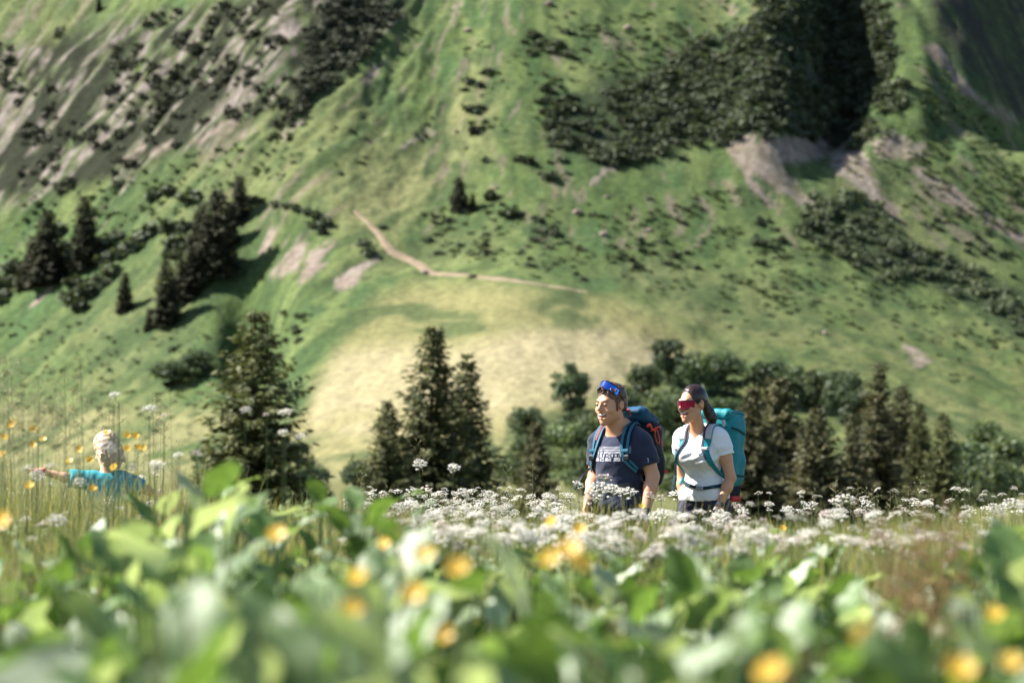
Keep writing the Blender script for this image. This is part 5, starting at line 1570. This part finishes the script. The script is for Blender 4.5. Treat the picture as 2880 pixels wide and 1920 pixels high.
for a in (blades(34000, lambda r, n: np.sqrt(r.uniform(3.2 ** 2, 11 ** 2, n)), lambda y: .19 * y + .3, .30, .62, .009, 1),
          blades(80000, lambda r, n: np.sqrt(r.uniform(10 ** 2, 21.5 ** 2, n)), lambda y: .19 * y + .4, .42, .78, .007, 2),
          blades(14000, lambda r, n: r.uniform(21.3, 26, n), lambda y: .19 * y + .4, .35, .78, .008, 3),
          blades(3600, lambda r, n: r.uniform(13.5, 19.4, n), lambda y: .19 * y + .4, .55, .88, .006, 7),
          blades(16000, lambda r, n: r.uniform(25, 58, n), lambda y: .22 * y + 1, .35, .75, .02, 4)):
    qs.append(a[0]); cs_.append(a[1])
g_ = obj('meadow_grass', quads_mesh('meadow_grass', np.concatenate(qs), np.concatenate(cs_), M_grass))
tag(g_, 'tall green and straw coloured meadow grass', 'grass', kind='stuff')

# ---- low leafy undergrowth below the plants
rs = np.random.default_rng(12); n = 15000
y = np.sqrt(rs.uniform(3.2 ** 2, 12.5 ** 2, n)); x = rs.uniform(-1, 1, n) * (.19 * y + .3)
P = np.stack([x, y, H(x, y) + rs.uniform(.02, .5, n) * (.6 + .5 * fbm(x, y, 4, 2))], -1)
N = unit(np.array([0, -.25, 1.]) + rs.normal(0, .45, (n, 3))); D_ = unit(np.cross(N, rs.normal(0, 1, (n, 3))))
L = rs.uniform(.05, .12, n)
o = obj('undergrowth', quads_mesh('undergrowth', leaf_quads(P, D_, N, L, L * .55), rs.uniform(.7, 1.2, n), M_under)); tag(o, 'low leafy green undergrowth below the foreground plants', 'undergrowth', kind='stuff')

# ---- white umbels
def umbel_head(seed, r=.05, nu=16, mat=None):
    """flat-topped cluster of small florets on rays; top at z=0"""
    rs = np.random.default_rng(seed)
    P = []; N = []
    rays = MB()
    for i in range(nu):
        a = i * 2.4; q = math.sqrt((i + .5) / nu) * r
        c = np.array((q * math.cos(a), q * math.sin(a), -.42 * q * q / r + rs.uniform(-.006, .006)))
        rays.tube([(0, 0, -.8 * r), tuple(c * np.array((.55, .55, 1)) + np.array((0, 0, -.3 * r))), tuple(c)], [.0012, .0009, .0008], 3)
        k = 9
        o = unit(rs.normal(0, 1, (k, 3))) * r * .17; o[:, 2] = np.abs(o[:, 2]) * .6
        P.append(c + o); N.append(unit(o + np.array((0, 0, .012)) + rs.normal(0, .004, (k, 3))))
    P = np.concatenate(P); N = np.concatenate(N); n = len(P)
    D_ = unit(np.cross(N, rs.normal(0, 1, (n, 3)))); S_ = np.cross(D_, N); w = (r * .085 * rs.uniform(.8, 1.3, n))[:, None]
    Q = np.stack([P - D_ * w, P - S_ * w, P + D_ * w, P + S_ * w], 1)
    return Q, rays
uh = []; uq = []
for i in range(6):
    Q, rays = umbel_head(300 + i, (.040, .048, .055, .036, .050, .044)[i], (15, 17, 19, 13, 17, 15)[i])
    uq.append(Q)
    m = quads_mesh('flower_head', Q, np.ones(len(Q)), M_umbel if i % 3 else M_umbel_p); uh.append((m, rays.mesh('rays', M_stem)))
def umbel_stem(seed):
    rs = np.random.default_rng(seed); q = MB(); b = rs.uniform(-.05, .05, 2)
    q.tube([(b[0], b[1], -1), (b[0] * .3, b[1] * .3, -.5), (0, 0, -.03)], [.0035, .003, .0018], 4)
    for k in range(5):     # feathery stem leaves
        z = -1 + .14 * k + rs.uniform(0, .08); a = rs.uniform(0, 6.28); l = rs.uniform(.06, .14)
        d = np.array((math.cos(a), math.sin(a), .5)); s = np.array((-math.sin(a), math.cos(a), 0))
        base = np.array((b[0] * .5, b[1] * .5, z))
        for f in (.4, .7, 1.0):
            p = base + d * l * f
            for g in (-1, 1): q.add([tuple(p), tuple(p + s * g * l * .3 * (1.2 - f) + d * .02), tuple(p + s * g * l * .42 * (1.2 - f) + d * .05), tuple(p + d * .03)], [(0, 1, 2, 3)])
    return q.mesh('stem', M_stem)
ust = [umbel_stem(i) for i in range(4)]
def umbel(pxx, pyy, D, k, label, sc=1.0, group='white umbel flowers in the meadow', stuff=None):
    p = at(pxx, pyy, D); g = zg(p.x, D); h = p.z - g
    if h < .25: return False
    e = empty('umbel_flower', p, rv.uniform(0, 6.28)); e.rotation_euler = (rv.uniform(.1, .75), rv.uniform(-.3, .3), rv.uniform(-.4, .4))
    tag(e, label, 'flower', group)
    hd = obj('flower_head', uh[k][0], e); hd.scale = (sc, sc, sc)
    ry = obj('rays', uh[k][1], e); ry.scale = (sc, sc, sc)
    s = obj('stem', ust[rv.integers(4)], e); s.scale = (1, 1, h + .02)
    s.rotation_euler = e.rotation_euler.to_matrix().inverted().to_euler()
    return True
SPEC = [(1195, 1372, 21.6, 1.5, 'largest bright white umbel in sharp focus, left of the man'), (1165, 1380, 21.4, 1.2, 'sharp white umbel touching the largest one on its left'), (1232, 1383, 21.4, 1.2, 'sharp white umbel touching the largest one on its right'), (1300, 1378, 21, .9, 'small sharp umbel right of the largest one'),
    (2352, 1405, 17, 1.1, 'blurred white umbel left of the pair at the right'), (2380, 1393, 16.5, 1.3, 'blurred white umbel right of the pair at the right'), (2440, 1415, 20, 1.0, 'double white umbel beside the seed heads at the right'), (2846, 1412, 17, 1.2, 'blurred white umbel near the right edge'), (2365, 1432, 16, .9, 'pale umbel under the blurred pair'),
    (1702, 1335, 18.5, 1.4, 'blurred white umbel before the belly of the man'), (1690, 1365, 18, 1.5, 'blurred white umbel before the hip of the man on the left'), (1722, 1372, 18, 1.4, 'blurred white umbel at the belt of the man'), (1762, 1378, 18.5, 1.5, 'blurred white umbel before the man, next to his left arm'), (1668, 1390, 18, 1.3, 'blurred umbel by the wrist of the man'), (1628, 1358, 20, .8, 'small umbel left of the arm of the man'),
    (1828, 1388, 19, 1.3, 'umbel between the hikers next to the man'), (1860, 1396, 19, 1.2, 'umbel between the hikers in the middle'), (1905, 1385, 20, 1.1, 'umbel at the thigh of the woman'), (1870, 1437, 17, 1.2, 'flat umbel low between the hikers'), (2030, 1440, 18, 1.2, 'umbel covering the hand of the woman'), (2050, 1465, 17, 1.5, 'wide umbel below the hand of the woman'), (2078, 1422, 19, .9, 'umbel under the turquoise backpack'),
    (320, 1106, 14, .8, 'left one of two white umbels floating high above the child'), (334, 1104, 14.2, .7, 'right one of two white umbels floating high above the child'), (420, 1142, 14, 1.0, 'white umbel high right of the child'), (462, 1165, 14.5, .8, 'lower white umbel high right of the child'), (690, 1148, 13, .9, 'left umbel before the lone spruce'), (802, 1152, 13, 1.0, 'bright round umbel before the lone spruce'), (750, 1162, 13.5, .8, 'pinkish umbel before the lone spruce'), (795, 1212, 13, .8, 'umbel low before the lone spruce'), (845, 1222, 14, 1.0, 'umbel at the right foot of the lone spruce'),
    (305, 1250, 13, 1.4, 'pale umbel drooping over the head of the child'), (375, 1310, 14, 1.3, 'white umbel right of the child'), (437, 1305, 14, 1.4, 'broad white umbel right of the child'), (140, 1305, 14, 1.2, 'white umbel below the arm of the child'), (75, 1310, 13, 1.2, 'white umbel at the left below the yellow flowers'), (105, 1330, 14, 1.1, 'white umbel low at the left'), (225, 1350, 14, 1.2, 'white umbel below the child'), (1275, 1310, 17, .9, 'pinkish umbel before the spruce clump'), (1180, 1300, 17, .9, 'pale umbel before the spruce clump'), (555, 1270, 13, .8, 'umbel left of the pointed leaf'), (500, 1275, 13.5, .8, 'small umbel left of the pointed leaf')]
nu_ = 0
for a_, b_, D, s_, lab in SPEC:
    nu_ += umbel(a_, b_, D, int(rv.integers(6)), lab, s_ * (.55 if D < 15 else (.8 if D < 20 else 1)), 'single white umbels')
ZONES = [ (1010, 1640, 1385, 1540, 92, 'drift umbel left of the man'), (1640, 2100, 1435, 1560, 52, 'drift umbel before the hikers'),
          (2060, 2500, 1410, 1560, 52, 'drift umbel right of the woman'), (2480, 2900, 1410, 1570, 40, 'pale umbel in the drift'), (0, 480, 1330, 1480, 22, 'white umbel in the grass') ]
for x0, x1, y0, y1, n, lab in ZONES:
    for i in range(n):
        yy = y0 + (y1 - y0) * rv.random() ** 1.35
        D = float(np.clip(.235 * FPX / max(yy - 1300, 70) * rv.uniform(.8, 1.2), 11, 21.3))
        umbel(rv.uniform(x0, x1), yy, D, int(rv.integers(6)), lab, rv.uniform(.4, .85))
# the rest of the umbels, too many to count
QQ = []
rs = np.random.default_rng(5); stq = []
for i in range(430):
    xx = rs.uniform(950, 2950) if i % 9 else rs.uniform(-50, 600)
    if i % 5 < 2: xx = rs.uniform(1000, 1660)
    yy = (1432 if 1590 < xx < 2110 else 1368) + 150 * rs.random() ** 1.1
    D = float(np.clip(.235 * FPX / max(yy - 1300, 70) * rs.uniform(.8, 1.25), 11, 25))
    p = at(xx, yy, D); Q = uq[rs.integers(6)]
    a = rs.uniform(0, 6.28); Rm = rotz(a) @ rotx(rs.uniform(.0, .6))
    QQ.append((Q @ Rm.T) * rs.uniform(.35, .85) + np.array(p))
    g = zg(p.x, D); w = .002
    stq.append(np.array([(p.x - w, D, g), (p.x + w, D, g), (p.x + w, D, p.z - .02), (p.x - w, D, p.z - .02)]))
QQ = np.concatenate(QQ)
o = obj('umbel_drift', quads_mesh('umbel_drift', QQ, np.ones(len(QQ)), M_umbel)); tag(o, 'drift of small white umbel flowers across the meadow', 'flowers', kind='stuff')
ds = obj('umbel_drift_stalks', quads_mesh('umbel_drift_stalks', np.array(stq), np.ones(len(stq)), M_stem)); ds.parent = o; ds['kind'] = 'stuff'

# ---- yellow flowers
def yellow_head(seed):
    rs = np.random.default_rng(seed); q = MB()
    for k in range(6):
        a = k * math.pi / 3 + rs.uniform(-.15, .15); ca, sa = math.cos(a), math.sin(a)
        pts = [(0, 0, 0), (.45, .30, .10), (.85, .34, .30), (1.0, 0, .42), (.85, -.34, .30), (.45, -.30, .10)]
        V = [((x_ * ca - y_ * sa), (x_ * sa + y_ * ca), z_ * rs.uniform(.8, 1.2)) for x_, y_, z_ in pts]
        q.add(V, [(0, 1, 2, 3), (0, 3, 4, 5)])
    return q.mesh('blossom', M_yel, True)
yh = [yellow_head(i) for i in range(3)]
def disc():
    q = MB(); n = 10
    q.add([(.26 * math.cos(2 * math.pi * i / n), .26 * math.sin(2 * math.pi * i / n), .08) for i in range(n)] + [(.14 * math.cos(2 * math.pi * i / n), .14 * math.sin(2 * math.pi * i / n), .22) for i in range(n)] + [(0, 0, .25), (0, 0, .25)],
          [(i, (i + 1) % n, n + (i + 1) % n, n + i) for i in range(n)] + [(n + i, n + (i + 1) % n, 2 * n, 2 * n + 1) for i in range(n)])
    return q.mesh('flower_centre', M_yelc, True)
yd = disc()
YEL_F = [(635, 1228, 6.0, 'single yellow flower in the dark leaves at the left centre'), (975, 1273, 5.2, 'upper of the faint yellow flowers at the centre left'), (1050, 1305, 5.0, 'yellow flower right of the faint one at the centre'), (1018, 1455, 5.2, 'small yellow flower low at the centre left'), (803, 1397, 4.3, 'bright yellow flower, lowest of the centre left group'), (948, 1362, 5.0, 'bright yellow flower right of the lowest of the group'), (822, 1325, 5.2, 'pale yellow flower above the lowest of the group'),
    (1256, 1284, 5.0, 'left flower of the bright yellow pair at the centre'), (1306, 1262, 5.0, 'right flower of the bright yellow pair at the centre'), (1332, 1290, 5.4, 'dimmer yellow flower below the bright pair'), (1330, 1215, 9, 'small round yellow flower under the man'), (1266, 1198, 9.5, 'pale yellow flower above the bright pair'),
    (2205, 1538, 3.9, 'largest yellow flower, near the bottom right corner'), (2318, 1525, 4.3, 'yellow flower at the bottom right edge'), (1770, 1545, 3.8, 'wide yellow blur at the bottom, right of centre'), (1980, 1457, 4.3, 'faint yellow flower in the lower right leaves'), (2280, 1410, 5.2, 'slim yellow flower near the right edge'), (55, 1545, 4.6, 'yellow flower in the bottom left corner'), (1796, 1213, 15, 'yellow flower under the turquoise backpack'), (1474, 1163, 17.5, 'yellow flower before the leg of the man'),
    (3, 1195, 6.5, 'yellow flower cut by the left edge'), (28, 974, 13, 'highest yellow flower at the left edge'), (8, 1004, 13, 'yellow flower at the left edge under the highest'), (76, 1021, 13.5, 'left of two big yellow flowers by the hand of the child'), (98, 1009, 14, 'right of two big yellow flowers by the hand of the child'), (183, 1031, 14, 'yellow flower above the sleeve of the child'), (160, 1061, 14, 'yellow flower under the arm of the child'), (206, 1055, 15, 'orange yellow flower at the shoulder of the child'), (246, 994, 15, 'yellow flower on top of the head of the child'),
    (291, 1000, 13.5, 'tall yellow flower right of the head of the child'), (311, 1001, 14, 'paler yellow flower right of the tall one'), (291, 1030, 13, 'big yellow flower right of the neck of the child'), (316, 1027, 14, 'yellow flower between the big one and the last'), (331, 1028, 14, 'last yellow flower of the row right of the child'), (66, 1115, 12.5, 'orange yellow flower low at the left'), (262, 1073, 15, 'little yellow flower on the shirt of the child'), (212, 1122, 14, 'little yellow flower below the child'), (4, 1043, 13.5, 'yellow flower half cut by the left edge'), (77, 985, 14.5, 'pale small yellow flower above the hand of the child'), (1600, 1590, 3.9, 'yellow flower at the very bottom, centre right'), (880, 1250, 7, 'faint small yellow flower in the middle leaves')]
for a_, b_, D, lab in YEL_F:
    p = at(a_ * SC, b_ * SC, D); g = zg(p.x, D)
    e = empty('yellow_flower', p); e.rotation_euler = (rv.uniform(.65, 1.15), rv.uniform(-.3, .3), rv.uniform(-.4, .4)); tag(e, lab, 'flower', 'yellow meadow flowers')
    r = rv.uniform(.016, .020)
    hd = obj('blossom', yh[rv.integers(3)], e); hd.scale = (r, r, r); ce = obj('flower_centre', yd, e); ce.scale = (r, r, r)
    s = obj('stem', ust[rv.integers(4)], e); s.scale = (.7, .7, p.z - g + .02); s.rotation_euler = e.rotation_euler.to_matrix().inverted().to_euler()

# ---- grass panicles and sorrel stalks
def panicle(seed, mat, L=.22, spread=.06, n=9):
    rs = np.random.default_rng(seed); q = MB(); P = []; D_ = []
    for k in range(n):
        z = -L * (1 - k / n); a = k * 2.4; l = spread * (1 - .75 * k / n) * rs.uniform(.7, 1.2)
        e = np.array((l * math.cos(a), l * math.sin(a), z + l * .7))
        q.tube([(0, 0, z), tuple(e * np.array((.5, .5, 1)) + np.array((0, 0, -.2 * l))), tuple(e)], [.0009, .0007, .0006], 3)
        m = 5
        P.append(np.array((0, 0, z)) + (e - np.array((0, 0, z))) * rs.uniform(.45, 1.05, (m, 1)) + rs.normal(0, .004, (m, 3))); D_.append(unit(np.tile(e - np.array((0, 0, z - .02)), (m, 1)) + rs.normal(0, .02, (m, 3))))
    P = np.concatenate(P); D_ = np.concatenate(D_); nn = len(P)
    Q = leaf_quads(P, D_, unit(rs.normal(0, 1, (nn, 3))), np.full(nn, .010), np.full(nn, .0042))
    return quads_mesh('seed_head', Q, np.ones(nn), mat, (np.array(q.V), np.array(q.F), np.array(q.C)))
pan = [panicle(400 + i, M_panicle) for i in range(4)]; sor = [panicle(420 + i, M_sorrel, .34, .045, 22) for i in range(3)]
culm = []
for i in range(3):
    q = MB(); b = np.random.default_rng(i).uniform(-.10, .10, 2); q.tube([(b[0], b[1], -1), (b[0] * .4, b[1] * .4, -.5), (0, 0, 0)], [.0013, .0011, .0007], 4)
    culm.append(q.mesh('stem', M_stem))
def grass_stalk(pxx, pyy, D, mesh, name, label, cat, group, sc=1.0):
    p = at(pxx, pyy, D); g = zg(p.x, D)
    e = empty(name, p, rv.uniform(0, 6.28)); tag(e, label, cat, group)
    hd = obj('seed_head', mesh, e); hd.scale = (sc, sc, sc); hd.rotation_euler = (rv.uniform(-.2, .2), rv.uniform(-.2, .2), 0)
    s = obj('stem', culm[rv.integers(3)], e); s.scale = (sc, sc, p.z - g + .02)
for i in range(30): grass_stalk(rv.uniform(-20, 260), rv.uniform(985, 1180), rv.uniform(11, 16), pan[i % 4], 'tall_grass_stalk', 'tall flowering grass stalk', 'grass stalk', 'tall grasses at the left', rv.uniform(.9, 1.4))
for i in range(16): grass_stalk(rv.uniform(260, 520), rv.uniform(1080, 1240), rv.uniform(14, 19), pan[i % 4], 'tall_grass_stalk', 'thin flowering grass stalk right of the child', 'grass stalk', 'grasses by the child')
for a_, b_, lab in ((2350, 1345, 'thin seed head farthest left of the group right of the woman'), (2412, 1352, 'bushy seed head before the brown spruces'), (2436, 1362, 'seed head leaning right of the bushy one'), (2590, 1330, 'tallest seed head at the right'), (2570, 1348, 'seed head left of the tallest one'), (2612, 1360, 'seed head right of the tallest one'), (2550, 1360, 'low seed head left of the tallest one'), (2470, 1385, 'seed head over the double umbel'), (2505, 1375, 'seed head between the two groups')):
    grass_stalk(a_, b_, rv.uniform(20.5, 22.3), pan[rv.integers(4)], 'tall_grass_stalk', lab, 'grass stalk', 'seed heads at the right', 1.15)
for a_, b_, lab in ((1498, 1298, 'seed head left of the small brown spruce'), (1425, 1300, 'seed head under the spruce clump'), (1020, 1318, 'bent seed head left of the white drift'), (1170, 1228, 'single grass ear standing before the spruce clump'), (1405, 1340, 'low seed head before the clump')):
    grass_stalk(a_, b_, rv.uniform(19.5, 22.3), pan[rv.integers(4)], 'tall_grass_stalk', lab, 'grass stalk', 'seed heads before the spruces', 1.1)
for i in range(30): grass_stalk(rv.choice([rv.uniform(900, 1600), rv.uniform(2130, 2880)]), rv.uniform(1350, 1420), rv.uniform(17, 22.2), pan[i % 4], 'tall_grass_stalk', 'thin grass stalk among the white umbels', 'grass stalk', 'grasses among the umbels', rv.uniform(.7, 1.0))
for a_, b_, D, lab in ((2600, 1420, 7.5, 'tallest brown sorrel stalk at the right'), (2560, 1500, 7, 'brown sorrel stalk left of the tallest'), (2640, 1470, 7.2, 'brown sorrel stalk right of the tallest'), (2590, 1560, 6.4, 'low brown sorrel stalk below the tallest'), (2530, 1600, 6, 'lowest brown sorrel stalk at the right'), (2490, 1450, 8, 'thin brown sorrel stalk left of the group'), (2680, 1440, 8, 'thin brown sorrel stalk right of the group'), (2620, 1620, 5.6, 'near brown sorrel stalk under the group'),
    (1700, 1420, 15, 'red brown sorrel stalk before the man'), (488, 1310, 9, 'rusty sorrel stalk left of the pointed leaf'), (1138, 1430, 6.6, 'faint red brown sorrel stalk at the centre left'), (2090, 1790, 4.6, 'ochre sorrel stalk at the bottom right'), (2240, 1830, 4.4, 'ochre sorrel stalk near the bottom right flower'), (1730, 1700, 4.8, 'ochre sorrel stalk at the bottom centre')):
    for k in range(1): grass_stalk(a_, b_, D, sor[rv.integers(3)], 'sorrel_stalk', lab, 'sorrel', 'brown sorrel stalks', 1.25)

for i in range(22): grass_stalk(rv.normal(2600, 60), rv.uniform(1420, 1720), rv.uniform(5.6, 8.5), sor[i % 3], 'sorrel_stalk', 'blurred sorrel stalk in the brown tuft', 'sorrel', 'brown sorrel stalks', 1.5)

# ------------------------------------------------------------------ labels: tell look-alikes apart by landmark and order
from collections import defaultdict
bpy.context.view_layer.update()
LM_FG = [(0, 190, 'at the left edge'), (190, 480, 'below the child'), (480, 900, 'below the lone spruce'), (900, 1150, 'left of the spruce clump'), (1150, 1400, 'below the spruce clump'), (1400, 1640, 'left of the man'), (1640, 1860, 'below the man'), (1860, 2110, 'below the woman'), (2110, 2350, 'below the brownish spruces'), (2350, 2620, 'below the right thicket'), (2620, 2900, 'at the right edge')]
LM_BG = [(0, 240, 'far left'), (240, 480, 'left of the dark spruces'), (480, 720, 'by the dark spruces'), (720, 1000, 'left of the path'), (1000, 1240, 'above the path bend'), (1240, 1440, 'by the lone spruce'), (1440, 1640, 'above the path end'), (1640, 1900, 'above the man'), (1900, 2200, 'above the woman'), (2200, 2500, 'above the right thicket'), (2500, 2900, 'near the right edge')]
ORD = ['first', 'second', 'third', 'fourth', 'fifth', 'sixth', 'seventh', 'eighth', 'ninth', 'tenth', 'eleventh', 'twelfth']
def by_label():
    d = defaultdict(list)
    for o in scene.objects:
        if o.parent is None and o.get('label') and o.get('category'): d[o['label']].append(o)
    return {k: v for k, v in d.items() if len(v) > 1}
def pix(o):
    a, b, _ = project(np.array(o.matrix_world.translation)); return float(a), float(b)
for lab, os_ in by_label().items():
    for o in os_:
        a, b = pix(o); lm = LM_BG if o['category'] == 'shrub' else LM_FG
        w = [t for x0, x1, t in lm if x0 <= min(max(a, 0), 2890) < x1][0]
        if len((lab + ' ' + w).split()) <= 16 and w not in lab: o['label'] = lab + ', ' + w
for lab, os_ in by_label().items():
    if len(os_) <= 8: continue
    srt = sorted(os_, key=lambda o: pix(o)[1]); n = len(srt)
    for i, o in enumerate(srt):
        t = ['highest up', 'upper part', 'middle part', 'lower part', 'lowest'][i * 5 // n] if n > 24 else ['upper part', 'middle part', 'lower part'][i * 3 // n]
        if len((lab + ' ' + t).split()) <= 16: o['label'] = lab + ', ' + t
for lab, os_ in by_label().items():
    if len(os_) > 12: continue
    key = 0
    srt = sorted(os_, key=lambda o: pix(o)[0])
    for i, o in enumerate(srt):
        t = ('leftmost' if i == 0 else 'rightmost') if len(srt) == 2 else ORD[i] + ' from left'
        if len((t + ' ' + lab).split()) <= 16: o['label'] = lab + ', ' + t
